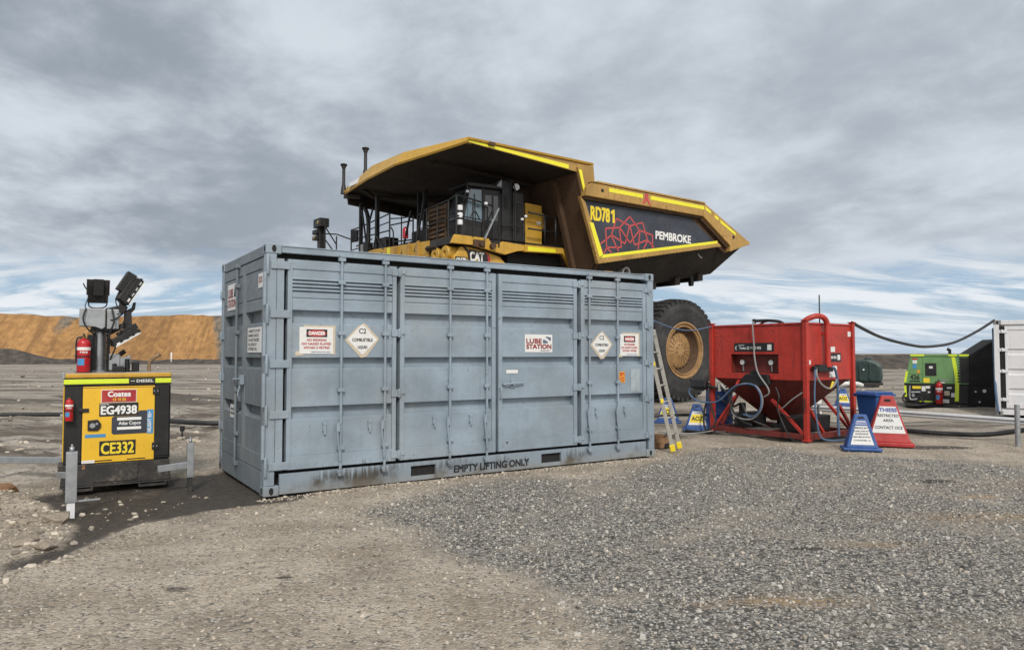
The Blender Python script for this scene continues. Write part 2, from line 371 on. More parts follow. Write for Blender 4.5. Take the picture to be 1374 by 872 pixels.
def ground_height(X, Y):
    near = np.exp(-((X / 14) ** 2 + ((Y - 8) / 10) ** 2))
    z = fbm(X, Y, .25, 3, 3) * .05 + fbm(X, Y, 1.1, 5, 4) * .035 + fbm(X, Y, 4.5, 6, 3) * .016
    rough_left = np.clip((-X - 3.6) / 2.5, 0, 1) * np.clip((26 - Y) / 8, 0, 1)
    z += rough_left * (fbm(X, Y, 1.8, 9, 4) * .22 + fbm(X, Y, 5.5, 10, 3) * .085)
    # wheel ruts running across the open field behind
    field = np.clip((Y - 13) / 6, 0, 1) * np.clip((95 - Y) / 20, 0, 1)
    q = Y + .12 * X + 2.2 * fbm(X, Y, .06, 12, 2)
    z += field * (fbm(X * .06, q, .9, 13, 3) * .42 + fbm(X * .35, q, 1.6, 14, 3) * .20) - .05 * field
    # the windrow edging the dark hollow on the left
    d = sdist(X, Y, DARK_SOIL); z += -.03 * np.clip(d / .4, 0, 1) + .05 * np.exp(-((d + .14) / .13) ** 2) * (X < -3.3) * (fbm(X, Y, 2.2, 15, 3) + .5)
    return z - .012
def build_ground():
    def line(a, b, st, lo, hi):
        c = list(np.arange(a, b, st)); s = st; v = c[-1]
        while v < hi: s *= 1.14; v += s; c.append(v)
        s = st; v = c[0]; pre = []
        while v > lo: s *= 1.14; v -= s; pre.append(v)
        return np.array(pre[::-1] + c)
    xs = line(-9.5, 10.5, .07, -2500, 2500); ys = line(1.6, 17.5, .07, -500, 4000)
    X, Y = np.meshgrid(xs, ys); Z = ground_height(X, Y)
    far = np.clip((np.hypot(X, Y) - 140) / 60, 0, 1); Z = Z * (1 - far)
    n, m = X.shape; idx = np.arange(n * m).reshape(n, m)
    F = np.stack([idx[:-1, :-1], idx[:-1, 1:], idx[1:, 1:], idx[1:, :-1]], -1).reshape(-1, 4)
    me = bpy.data.meshes.new('ground'); me.vertices.add(n * m); me.vertices.foreach_set('co', np.stack([X, Y, Z], -1).astype(np.float32).ravel())
    me.loops.add(F.size); me.loops.foreach_set('vertex_index', F.astype(np.int32).ravel()); me.polygons.add(len(F))
    me.polygons.foreach_set('loop_start', np.arange(0, F.size, 4, dtype=np.int32)); me.polygons.foreach_set('loop_total', np.full(len(F), 4, np.int32))
    me.polygons.foreach_set('use_smooth', np.ones(len(F), bool)); me.update(); me.validate()
    def att(nm, A):
        a = me.attributes.new(nm, 'FLOAT', 'POINT'); a.data.foreach_set('value', A.astype(np.float32).ravel())
    att('gravel', np.clip(sdist(X, Y, GRAVEL) / 1.2, -1, 1)); att('dark_soil', np.clip(sdist(X, Y, DARK_SOIL) / .8, -1, 1))
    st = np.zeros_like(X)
    for x, y, a, b, k in ((2.51, 6.21, .22, .06, .95), (5.44, 9.3, .3, .14, .95), (-2.33, 5.07, .16, .06, .8), (-1.66, 5.32, .1, .05, .8), (-.74, 4.21, .14, .06, .6), (7.4, 12.75, .85, .3, .9), (1.44, 8.05, .12, .03, .7), (-1.05, 7.05, .12, .05, .8), (2.9, 14.5, 1.1, .8, .6), (6.0, 14.3, 1.5, 1.1, .75), (-1.2, 5.9, .7, .3, .35), (8.6, 11.6, .8, .2, .4)):  # ground stains, plus the red sign's cast shadow painted in to its right
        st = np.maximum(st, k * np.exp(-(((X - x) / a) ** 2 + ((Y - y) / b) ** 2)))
    att('stain_shadow', st)
    tn = np.zeros_like(X)
    for x, y, a, b, k in ((1.85, 4.87, .4, .1, .9), (1.3, 4.8, .14, .05, .7), (5.32, 8.34, .3, .1, .95), (4.9, 7.3, 1.2, .22, .6), (1.44, 8.05, .05, .05, .6), (3.1, 6.3, .4, .1, .5), (7.5, 9.0, 1.6, .5, .55)):
        tn = np.maximum(tn, k * np.exp(-(((X - x) / a) ** 2 + ((Y - y) / b) ** 2)))
    att('tan', tn)
    far_ = np.clip((Y - 12.5) / 5, 0, 1) * 1.0; att('field', np.maximum(far_, np.clip((-X - 5.2) / 1.5, 0, 1)))
    m = Mat('gravel yard and bare mine floor')
    wob = m.math('MULTIPLY', m.math('SUBTRACT', m.noise(2.2, 5, .6), .5), 1.1)
    wob2 = m.math('MULTIPLY', m.math('SUBTRACT', m.noise(9, 4, .6), .5), .7)
    nn1 = m.noise(1.2, 6, .6); nn2 = m.noise(14, 5, .65); fine = m.noise(90, 3, .6)
    cell = m.voro(48, out='Color'); cd_ = m.voro(48, out='Distance'); cellb = m.voro(27, out='Color'); cdb = m.voro(27, out='Distance')
    sepc = m.n('ShaderNodeSeparateColor'); m.l(cell, sepc.inputs[0]); cr, cg = sepc.outputs[0], sepc.outputs[1]
    sepd = m.n('ShaderNodeSeparateColor'); m.l(cellb, sepd.inputs[0]); br = sepd.outputs[0]
    # pale tan fines with scattered chips
    tan = m.mix(m.ramp(nn1, .3, .7), (.31, .255, .19), (.54, .465, .37)); big = m.noise(.55, 5, .6, off=(5, 3, 0)); tan = m.mix(m.math('MULTIPLY', m.ramp(big, .52, .68), .55), tan, (.17, .145, .12))
    tan = m.mix(m.math('MULTIPLY', m.ramp(nn2, .4, .7), .5), tan, (.185, .15, .115))
    tan = m.mix(m.math('MULTIPLY', m.ramp(cr, .6, .72), .45), tan, m.mix(m.ramp(cg, .2, .8), (.09, .08, .068), (.58, .52, .44)))
    tan = m.mix(m.math('MULTIPLY', m.ramp(br, .84, .88), .6), tan, m.mix(m.ramp(cg, .3, .7), (.075, .07, .065), (.52, .48, .42)))
    tan = m.mix(m.math('MULTIPLY', m.ramp(fine, .54, .70), .5), tan, (.10, .085, .065))
    # crushed grey gravel, stone by stone
    grv = m.mix(m.ramp(cr, .1, .9), (.07, .066, .061), (.54, .51, .46))
    grv = m.mix(m.math('MULTIPLY', m.ramp(cg, .74, .86), .6), grv, (.34, .28, .21))
    gap = m.ramp(cd_, .28, .62); grv = m.mix(m.math('MULTIPLY', gap, .6), grv, (.035, .034, .033))
    pt = m.noise(.8, 6, .65, (1, 1, 1), off=(2, 9, 0)); grv = m.mix(m.math('MULTIPLY', m.ramp(pt, .5, .68), .6), grv, tan)
    gm = m.ramp(m.math('ADD', m.math('ADD', m.attr('gravel'), m.math('MULTIPLY', wob, .7)), m.math('MULTIPLY', wob2, .6)), -.2, .2)
    col = m.mix(gm, tan, grv)
    # the open mine floor behind: greyer, in long streaks
    st1 = m.noise(1.0, 6, .6, (.05, .7, 1)); st2 = m.noise(1.0, 6, .65, (.35, 2.4, 1))
    fl = m.mix(m.ramp(st1, .38, .62), (.11, .09, .072), (.42, .365, .30))
    fl = m.mix(m.math('MULTIPLY', m.ramp(st2, .51, .60), .7), fl, (.46, .42, .365))
    fl = m.mix(m.math('MULTIPLY', m.ramp(nn2, .45, .7), .45), fl, (.10, .088, .075))
    fm = m.math('MULTIPLY', m.ramp(m.math('ADD', m.attr('field'), m.math('MULTIPLY', wob, .3)), .2, .8), m.math('SUBTRACT', 1.0, gm))
    col = m.mix(fm, col, fl)
    col = m.mix(m.math('MULTIPLY', m.attr('tan'), m.ramp(nn2, .35, .55)), col, (.36, .24, .12))
    wm = m.ramp(m.math('ADD', m.attr('dark_soil'), m.math('ADD', m.math('MULTIPLY', wob, .34), m.math('MULTIPLY', wob2, .3))), -.06, .12)
    soil = m.mix(m.ramp(nn2, .35, .65), (.014, .011, .009), (.058, .046, .036)); soil = m.mix(m.math('MULTIPLY', m.ramp(fine, .56, .66), .6), soil, (.13, .105, .082)); soil = m.mix(m.math('MULTIPLY', m.ramp(nn1, .58, .7), .55), soil, (.15, .122, .095))
    col = m.mix(m.math('MULTIPLY', wm, .95), col, soil)
    sm = m.ramp(m.math('ADD', m.attr('stain_shadow'), m.math('MULTIPLY', wob2, .6)), .3, .62)
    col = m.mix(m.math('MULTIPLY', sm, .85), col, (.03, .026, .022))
    hgt = m.math('ADD', m.math('MULTIPLY', m.math('SUBTRACT', 1.0, cd_), .5), m.math('ADD', m.math('MULTIPLY', fine, .35), m.math('MULTIPLY', nn2, .8)))
    m.bump(hgt, 1.0, .03)
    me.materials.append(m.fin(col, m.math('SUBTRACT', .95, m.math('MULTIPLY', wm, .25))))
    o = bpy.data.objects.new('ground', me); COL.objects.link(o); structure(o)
build_ground()

def terrain(name, xs, ys, hf, mat, label=None):
    X, Y = np.meshgrid(xs, ys); Z = hf(X, Y); n, mm = X.shape; idx = np.arange(n * mm).reshape(n, mm)
    F = np.stack([idx[:-1, :-1], idx[:-1, 1:], idx[1:, 1:], idx[1:, :-1]], -1).reshape(-1, 4)
    me = bpy.data.meshes.new(name); me.from_pydata(np.stack([X, Y, Z], -1).reshape(-1, 3).tolist(), [], F.tolist())
    me.polygons.foreach_set('use_smooth', np.ones(len(F), bool)); me.materials.append(mat)
    o = bpy.data.objects.new(name, me); COL.objects.link(o); return structure(o)
def clay():
    m = Mat('orange clay spoil')
    a = m.noise(.10, 6, .6); b = m.noise(1.1, 6, .65); st = m.noise(1.0, 6, .65, (1.1, .15, .10)); sh = m.noise(.9, 5, .7)
    col = m.mix(m.math('ADD', m.math('MULTIPLY', m.ramp(b, .3, .7), .6), m.math('MULTIPLY', m.ramp(a, .35, .65), .4)), (.20, .105, .04), (.45, .25, .095))
    col = m.mix(m.math('MULTIPLY', m.ramp(st, .46, .64), .65), col, (.165, .088, .036))
    col = m.mix(m.ramp(m.math('ADD', m.attr('grey'), m.math('MULTIPLY', m.math('SUBTRACT', sh, .5), 1.0)), .40, .85), col, m.mix(m.ramp(b, .35, .65), (.085, .075, .065), (.20, .165, .125)))
    m.bump(b, .6, .5)
    return m.fin(col, .95)
MX = np.linspace(-175, 14, 300); MY = np.concatenate([np.linspace(109, 126, 46), np.linspace(127, 190, 14)])
def mound_h(X, Y):
    top = 7.95 + .15 * np.sin(X * .11) + fbm(X, Y, .05, 21, 4) * .8 + fbm(X, Y, .35, 22, 3) * .55 + .25 * np.clip((-X - 75) / 8, 0, 1)
    foot = 112.3 + fbm(X, Y * 0, .06, 23, 3) * 2.2
    t = np.clip((Y - foot) / 7.6, 0, 1); rill = np.sin(np.pi * np.clip(t, 0, 1)) * (fbm(X, Y * .06, .75, 24, 4) * 2.2 - np.abs(fbm(X, Y * .05, .28, 27, 2)) * 1.5)
    top = top * np.clip((12 - X + fbm(X, Y, .3, 28, 3) * 6) / 16, 0, 1) ** .7
    return top * (t ** 1.12) + rill + fbm(X, Y, .9, 25, 3) * .35 * np.sin(np.pi * t) - .5 * (1 - t)
mo = terrain('spoil_mound', MX, MY, mound_h, clay())
XX, YY = np.meshgrid(MX, MY); ZZ = mound_h(XX, YY)
gv = np.maximum(np.exp(-((XX + 73.5 + (8 - ZZ) * .25) / 1.7) ** 2) * np.clip((ZZ - 2) / 5, 0, 1), np.clip((XX + 51.5 - (8 - ZZ) * .5) / 2.5, 0, 1) * (XX < -40))
a_ = mo.data.attributes.new('grey', 'FLOAT', 'POINT'); a_.data.foreach_set('value', gv.astype(np.float32).ravel())
def dirtmat(name, c0, c1):
    m = Mat(name); b = m.noise(1.0, 6, .65); c = m.noise(4, 5, .65)
    col = m.mix(m.ramp(b, .3, .7), c0, c1); col = m.mix(m.math('MULTIPLY', m.ramp(c, .45, .65), .5), col, c0); m.bump(c, .7, .25); return m.fin(col, .95)
def berm_h(X, Y):
    h = (1.0 + 1.6 * np.clip((-X - 68) / 8, 0, 1)) + fbm(X, Y, .16, 31, 4) * 1.1
    h = h * np.clip((12 - X) / 10, 0, 1)
    return np.clip(h, 0, 4) * np.exp(-((Y - 109) / 1.9) ** 2) + fbm(X, Y, .8, 32, 3) * .3 - .22
terrain('dark_berm', np.linspace(-140, 14, 260), np.linspace(104, 115, 26), berm_h, dirtmat('dark soil berm', (.035, .03, .027), (.12, .10, .085)))
def rberm_h(X, Y):
    h = 1.55 + fbm(X, Y, .12, 33, 4) * .5
    return h * np.clip((Y - 75.5) / 3.4, 0, 1) * np.clip((100 - Y) / 8, 0, 1) + fbm(X, Y, .7, 34, 3) * .32 - .2
terrain('soil_berm', np.linspace(10, 130, 200), np.linspace(74, 101, 40), rberm_h, dirtmat('brown soil berm', (.035, .03, .026), (.12, .098, .08)))

def stones():
    """loose chips lying on the yard, one object that nobody could count"""
    rs = np.random.RandomState(4); V = []; F = []; 
    base = np.array([(-1, -1, -1), (1, -1, -1), (1, 1, -1), (-1, 1, -1), (-.7, -.7, 1), (.7, -.7, 1), (.7, .7, 1), (-.7, .7, 1)], float)
    fc = [(3, 2, 1, 0), (4, 5, 6, 7), (0, 1, 5, 4), (1, 2, 6, 5), (2, 3, 7, 6), (3, 0, 4, 7)]
    t_ = (1 + 5 ** .5) / 2; ico = np.array([(-1, t_, 0), (1, t_, 0), (-1, -t_, 0), (1, -t_, 0), (0, -1, t_), (0, 1, t_), (0, -1, -t_), (0, 1, -t_), (t_, 0, -1), (t_, 0, 1), (-t_, 0, -1), (-t_, 0, 1)]) / 1.75
    icf = [(0, 11, 5), (0, 5, 1), (0, 1, 7), (0, 7, 10), (0, 10, 11), (1, 5, 9), (5, 11, 4), (11, 10, 2), (10, 7, 6), (7, 1, 8), (3, 9, 4), (3, 4, 2), (3, 2, 6), (3, 6, 8), (3, 8, 9), (4, 9, 5), (2, 4, 11), (6, 2, 10), (8, 6, 7), (9, 8, 1)]
    def clods(X, Y, r):
        n = len(X); Z = ground_height(X, Y); a = rs.rand(n) * 6.28; k = ico[None] * rs.uniform(.7, 1.25, (n, 12, 1)) * rs.uniform(.85, 1.15, (n, 12, 3)) * np.stack([r, r * rs.uniform(.6, 1, n), r * rs.uniform(.4, .75, n)], -1)[:, None]
        c, s_ = np.cos(a)[:, None], np.sin(a)[:, None]
        P = np.stack([k[..., 0] * c - k[..., 1] * s_ + X[:, None], k[..., 0] * s_ + k[..., 1] * c + Y[:, None], k[..., 2] + (Z + r * .12)[:, None]], -1)
        o = len(V); V.extend(P.reshape(-1, 3).tolist()); F.extend(((np.array(icf)[None] + (np.arange(n) * 12)[:, None, None]) + o).reshape(-1, 3).tolist())
    def scatter(X, Y, r):
        n = len(X); Z = ground_height(X, Y); a = rs.rand(n) * 6.28; k = base[None] * rs.uniform(.65, 1.3, (n, 8, 3)) * np.stack([r, r * rs.uniform(.6, 1, n), r * rs.uniform(.4, .85, n)], -1)[:, None]
        c, s_ = np.cos(a)[:, None], np.sin(a)[:, None]
        P = np.stack([k[..., 0] * c - k[..., 1] * s_ + X[:, None], k[..., 0] * s_ + k[..., 1] * c + Y[:, None], k[..., 2] + (Z + r * .25)[:, None]], -1)
        o = len(V); V.extend(P.reshape(-1, 3).tolist()); F.extend(((np.array(fc)[None] + (np.arange(n) * 8)[:, None, None]) + o).reshape(-1, 4).tolist())
    def area(n, pw):
        X = rs.uniform(-7, 9.5, n); Y = 2.2 + rs.rand(n) ** pw * 11; ok = np.abs(X) < Y * .82 + .4; X, Y = X[ok], Y[ok]
        c, s_ = math.cos(R(33.03)), math.sin(R(33.03)); lx = (X + 2.814) * c + (Y - 8.234) * s_; ly = -(X + 2.814) * s_ + (Y - 8.234) * c
        k = ~((lx > -.1) & (lx < 6.2) & (ly > -.03)); X, Y = X[k], Y[k]; w = sdist(X, Y, DARK_SOIL); k = (w < 0) | (rs.rand(len(X)) < .04); return X[k], Y[k]
    X, Y = area(15000, 1.4); scatter(X, Y, rs.uniform(.004, .010, len(X)) * np.where(rs.rand(len(X)) < .06, 1.8, 1))
    # stones and dirt gathered along the foot of the container
    u = rs.uniform(-.1, 6.1, 1500); dd = .01 + rs.rand(1500) ** 2 * .22; c, s_ = math.cos(R(33.03)), math.sin(R(33.03)); X = -2.814 + u * c + dd * s_; Y = 8.234 + u * s_ - dd * c; scatter(X, Y, rs.uniform(.004, .012, 1500) * np.where(rs.rand(1500) < .05, 1.8, 1))
    X = rs.uniform(-6.6, -3.5, 5000); Y = rs.uniform(5.0, 8.6, 5000); d = sdist(X, Y, DARK_SOIL); k = (d < -.02) & (d > -1.4 * rs.rand(5000) - .15) & (rs.rand(5000) < .45) | ((d > 0) & (rs.rand(5000) < .05))
    X, Y = X[k], Y[k]; clods(X, Y, .007 + .032 * rs.rand(len(X)) ** 2.6)
    X, Y = area(900, 1.2); clods(X, Y, .008 + .012 * rs.rand(len(X)) ** 2)
    def finish(name, c0, c1, lab):
        me = bpy.data.meshes.new(name); me.from_pydata(V, [], F); V.clear(); F.clear()
        m = Mat(name + ' chips'); geo = m.n('ShaderNodeNewGeometry'); me.materials.append(m.fin(m.mix(geo.outputs['Random Per Island'], c0, c1), .9))
        o = bpy.data.objects.new(name, me); COL.objects.link(o); structure(o, 'stuff'); tag(o, lab, 'gravel')
    # clods turned up over the open field, thinning with distance
    n = 9000; Y = 9.5 + rs.rand(n) ** 1.7 * 75; X = rs.uniform(-1, 1, n) * (Y * .85 + 1); k = ((X < -5.5) | (Y > 19)) & ((X < -.1 * Y - 1) | (X > .42 * Y + 1.5)); X, Y = X[k], Y[k]; cl = fbm(X, Y * 2, .25, 61, 3); k = cl > -.04; X, Y = X[k], Y[k]; clods(X, Y, (.012 + .055 * rs.rand(len(X)) ** 2.5) * (1 + Y / 60))
    finish('loose_stones', (.12, .10, .08), (.58, .51, .42), 'small tan stone chips scattered over the pale dirt of the yard')
    X, Y = area(60000, 1.25); g = sdist(X, Y, GRAVEL) + .5 * fbm(X, Y, 1.3, 51, 3) * 2; k = (g > -.05) | ((g > -.5) & (rs.rand(len(X)) < .25)); X, Y = X[k], Y[k]; scatter(X, Y, rs.uniform(.004, .0105, len(X)) * np.where(rs.rand(len(X)) < .06, 2.0, 1))
    finish('grey_gravel', (.065, .06, .055), (.56, .53, .48), 'grey crushed gravel stones spread in front of the blue grey container')
stones()
def rock(x, y, r, lab, mat, seed, sq=.6):
    rs = random.Random(seed); bm = bmesh.new(); bmesh.ops.create_icosphere(bm, subdivisions=3, radius=r)
    off = [Vector((rs.gauss(0, 1), rs.gauss(0, 1), rs.gauss(0, 1))).normalized() for _ in range(14)]; d = [rs.uniform(.55, .9) * r for _ in off]
    for v in bm.verts:
        for n_, k in zip(off, d):
            t = v.co.dot(n_) - k
            if t > 0: v.co -= n_ * t
        v.co.z *= sq
    b = B(); b.bm.free(); b.bm = bm; o = b.out('rock', mat, None); z = float(ground_height(np.array([x]), np.array([y]))[0]); o.location = (x, y, z + r * sq * .35); o.rotation_euler = (0, 0, seed)
    tag(o, lab, 'rock', None); return o
M['ochre'] = dirtmat('orange brown stone', (.18, .095, .045), (.34, .20, .11)); M['palestone'] = dirtmat('pale clay clod', (.22, .18, .14), (.42, .36, .29))
rock(-6.12, 8.72, .17, 'orange brown rock at the left edge of the photo, left of the yellow light tower', 'ochre', 3, .75)
rock(-4.36, 7.02, .15, 'pale lump of clay at the foot of the near galvanised post', 'palestone', 5, .5)
rock(-4.72, 7.02, .06, 'small pale stone left of the near galvanised post', 'palestone', 8, .7)
rock(-3.92, 6.12, .12, 'flat pale clod on the edge of the dark hollow', 'palestone', 9, .45)
rock(-4.2, 6.3, .13, 'rounded pale clod in the rough soil left of the dark hollow', 'palestone', 12, .45)
# ------------------------------------------------------------------ side-opening shipping container
CL, CW, CH = 6.058, 2.438, 2.896
def container():
    t = thing('shipping_container', (-2.814, 8.234, 0), 33.03, 'blue grey side-opening shipping container with louvred doors and lube station sign', 'container')
    UX, UZ = (1, 0, 0), (0, 0, 1)
    # structure
    for x, y in ((0, 0), (CL - .12, 0), (0, CW - .12), (CL - .12, CW - .12)):
        b = B(); b.box(x, x + .12, y, y + .12, .118, CH - .118); b.out('corner_post', 'cont', t, .008)
    def casting(x, y, z):
        b = B(); sx, sy, sz = .178, .162, .118
        x0 = x - .004 if x < 1 else x - sx + .004; y0 = y - .006 if y < 1 else y - sy + .006
        b.box(x0, x0 + sx, y0, y0 + sy, z, z + sz); o = b.out('corner_casting', 'cont', t, .012)
        h = B(); h.prism([(x0 + sx / 2 + .034 * math.cos(a) * .75, z + sz / 2 + .042 * math.sin(a)) for a in np.linspace(0, 2 * math.pi, 14)[:-1]], 'y', y0 - .0025, y0 + .01)
        h.out('casting_hole', 'dark', o); h = B(); xe = x0 if x < 1 else x0 + sx
        h.prism([(y0 + sy / 2 + .03 * math.cos(a), z + sz / 2 + .04 * math.sin(a)) for a in np.linspace(0, 2 * math.pi, 14)[:-1]], 'x', xe - .0025, xe + .0025)
        h.out('casting_hole', 'dark', o)
    for x in (0, CL):
        for y in (0, CW):
            for z in (0, CH - .118): casting(x, y, z)
    # rails; the bottom side rail has two fork pockets
    b = B(); z0, z1 = .012, .245; pk = [(1.83, 2.18), (3.862, 4.212)]; pz0, pz1 = .065, .195
    xs = [.178, pk[0][0], pk[0][1], pk[1][0], pk[1][1], CL - .178]
    for i in range(5):
        if i % 2 == 0: b.box(xs[i], xs[i + 1], .006, .05, z0, z1)
        else:
            b.box(xs[i], xs[i + 1], .006, .05, z0, pz0); b.box(xs[i], xs[i + 1], .006, .05, pz1, z1)
    b.out('bottom_rail', 'cont', t, .004)
    for a, c in pk:
        b = B(); b.box(a - .012, c + .012, .052, 1.2, pz0 - .012, pz1 + .012); b.out('fork_pocket', 'dark', t)
    b = B(); b.box(.178, CL - .178, .004, .07, CH - .10, CH - .02); b.box(.178, CL - .178, -.006, .004, CH - .03, CH - .016); b.out('top_rail', 'cont', t, .006)
    b = B(); b.box(.004, .07, .162, CW - .162, .012, .27); b.out('end_sill', 'contend', t, .006)
    b = B(); b.box(.004, .07, .162, CW - .162, CH - .135, CH - .012); b.out('end_header', 'contend', t, .006)
    b = B(); b.box(.06, CL - .06, .06, CW - .06, CH - .06, CH - .03)
    for k in range(22): b.box(.2 + k * .26, .33 + k * .26, .15, CW - .15, CH - .03, CH - .012)
    b.out('roof', 'cont', t)
    # corrugated far wall and right end wall
    poly = []
    for k in range(24): x = .13 + k * .242; poly += [(x, CW - .02), (x + .07, CW - .02), (x + .11, CW - .05), (x + .18, CW - .05)]
    poly += [(CL - .13, CW - .05), (CL - .13, CW - .07), (.13, CW - .07)]
    b = B(); b.prism(poly, 'z', .05, CH - .05); b.out('back_wall', 'cont', t)
    poly = []
    for k in range(9): y = .13 + k * .242; poly += [(CL - .02, y), (CL - .02, y + .07), (CL - .05, y + .11), (CL - .05, y + .18)]
    poly += [(CL - .05, CW - .13), (CL - .07, CW - .13), (CL - .07, .13)]
    b = B(); b.prism(poly, 'z', .13, CH - .12); b.out('end_wall', 'cont', t)
    b = B(); b.box(CL - .07, CL - .005, .162, CW - .162, .012, .16); b.out('end_rail', 'cont', t); b = B(); b.box(CL - .07, CL - .005, .162, CW - .162, CH - .13, CH - .012); b.out('end_rail', 'cont', t)
    b = B(); b.box(.125, CL - .09, .125, CW - .1, .06, CH - .08); b.out('seam_backing', 'dark', t)  # black fill box standing for the unlit inside behind the door seams

    Z0, Z1 = .285, 2.725
    def profile(louv):
        p = [(.44, 0), (.858, 0), (.892, .084), (.996, .086), (1.004, .080), (1.006, 0), (1.442, 0), (1.476, .084), (1.568, .086), (1.576, .080), (1.578, 0), (1.976, 0), (2.01, .084), (2.126, .086), (2.134, .080), (2.136, 0)]
        p += [(2.262, 0), (2.272, .012), (2.284, 0)]
        if louv:
            z = 2.345
            for k in range(4):
                p += [(z, 0), (z + .004, .030), (z + .020, .030), (z + .0215, -.010), (z + .040, -.004)]; z += .043
        p += [(2.615, 0)]
        return p
    def skin(b, x0, x1, louv, face, back, ax='y'):
        pr = profile(louv); q = [(face + d, z) for z, d in pr]
        if ax == 'y': b.prism([(a, z) for a, z in q] + [(back, pr[-1][0]), (back, pr[0][0])], 'x', x0, x1)
        else: b.prism([(z0_[0], z0_[1]) for z0_ in [(a, z) for a, z in q]] + [(back, pr[-1][0]), (back, pr[0][0])], 'y', x0, x1)
    def lock_bar(parent, x, handle, y=-.028):
        b = B(); b.cyl((x, y, .175), (x, y, 2.80), .0165, n=12)
        for z in (.215, .50, 1.19, 1.87, 2.48, 2.76): b.box(x - .042, x + .042, y - .022, y + .026, z - .022, z + .022)
        b.box(x - .034, x + .034, y - .03, y + .02, .165, .20); b.box(x - .034, x + .034, y - .03, y + .02, 2.785, 2.815)
        o = b.out('locking_bar', 'cont', parent, .004)
        if handle:
            b = B(); hx = x - .045
            b.tube([(x, y - .005, .80), (hx, y - .03, .77), (hx - .004, y - .038, .62), (hx + .018, y - .034, .48), (hx + .03, y - .03, .35)], .0125, 8)
            b.box(hx - .02, hx + .02, y - .045, y - .02, .70, .80); b.out('bar_handle', 'cont', o)
        return o
    def hinge(parent, x, z, w=.11):
        b = B(); b.box(x - w, x + w * .35, -.024, -.006, z - .045, z + .045); b.cyl((x, -.026, z - .055), (x, -.026, z + .055), .017, n=10)
        b.obox((x + w * .45, -.016, z + .01), (w * .7, .016, .05), (0, 0, R(-8))); b.out('hinge', 'cont', parent, .003)
    def latch(parent, x, z, s=1):
        b = B(); b.obox((x, -.012, z), (.042, .024, .10)); b.cyl((x, -.03, z + .035), (x, -.004, z + .035), .022, n=10); b.obox((x, -.028, z - .055), (.024, .012, .07)); b.out('latch', 'cont', parent, .003)
    def door(x0, x1, louv_x, bars, hinges, latches, sw=.062, lab=None):
        """frame of tubes round a pressed skin; front of frame at y=-.006"""
        b = B(); f0, f1 = -.010, .10
        b.box(x0, x0 + sw, f0, f1, Z0, Z1); b.box(x1 - sw, x1, f0, f1, Z0, Z1)
        b.box(x0 + sw, x1 - sw, f0, f1, Z0, .44); b.box(x0 + sw, x1 - sw, f0, f1, 2.615, Z1)
        skin(b, x0 + sw, x1 - sw, True, .002, .10)
        d = b.out('side_door', 'cont', t, .004, lab)
        b = B(); b.box(x0 + sw + .02, x1 - sw - .02, .1015, .112, .5, 2.6); b.out('inner_liner', 'dark', d)
        for x, h in bars: lock_bar(d, x, h)
        for x, w in hinges:
            for z in (2.65, 1.885, 1.13, .365): hinge(d, x, z, w)
        for x, z in latches: latch(d, x, z)
        return d
    dA = door(.245, 1.612, None, ((.888, 1), (1.453, 1)), (), ((.694, .76), (1.262, .76)), .055)
    dB = door(1.662, 3.085, None, ((2.37, 1), (2.934, 1)), ((1.645, .10),), ((2.148, .765), (2.69, .765)))
    dC = door(3.13, 4.50, None, (), ((4.53, .11),), ())
    dD = door(4.575, 5.885, None, ((4.722, 1), (5.277, 1)), (), ((4.86, .765), (5.43, .765)), .07)
    for z in (2.633, 2.065, 1.487, .916, .343): hinge(dD, 5.93, z, .085)
    # long strap hinges at the near corner post
    for z in (2.649, 2.084, 1.507, .925, .339):
        b = B(); b.box(.05, .27, -.022, -.007, z - .045, z + .045); b.cyl((.012, -.022, z - .11), (.012, -.022, z + .11), .018, n=10); b.out('hinge', 'cont', dA, .004)
    for z in (2.37, 1.79, 1.21, .62):
        b = B(); b.cyl((-.016, -.012, z - .19), (-.016, -.012, z + .19), .023, n=10); b.out('hinge_tube', 'cont', dA)
    # single door C: lever, pull handle, small plate
    b = B(); b.tube([(3.20, -.012, 1.205), (3.22, -.045, 1.205), (3.38, -.05, 1.215), (3.53, -.035, 1.218)], .014, 8); b.cyl((3.36, .004, 1.21), (3.36, -.055, 1.21), .026, n=12); b.box(3.33, 3.39, -.018, .0, 1.15, 1.27); b.out('lever_handle', 'cont', dC)
    b = B(); b.tube([(3.15, -.008, 1.15), (3.15, -.045, 1.145), (3.15, -.045, 1.02), (3.15, -.008, 1.015)], .010, 8, sub=3); b.out('pull_handle', 'cont', dC)
    b = B(); b.box(3.261, 3.452, -.003, .002, 1.352, 1.40); b.out('small_plate', 'white', dC, .0)
    b = B(); b.cyl((3.27, .003, .40), (3.27, -.01, .40), .016, n=10); b.out('drain_plug', 'black', dC)
    # right frame strip and left strip beside the doors
    b = B(); b.box(.122, .205, -.003, .05, Z0, Z1); b.out('door_jamb', 'cont', t, .003); b = B(); b.box(5.905, 5.937, -.003, .05, Z0, Z1); b.out('door_jamb', 'cont', t, .003)

    # signs
    def plate(parent, x0, x1, z0, z1, mat='white', y=-.001, name='sign_plate'):
        b = B(); b.box(x0, x1, y - .003, y + .004, z0, z1); return b.out(name, mat, parent)
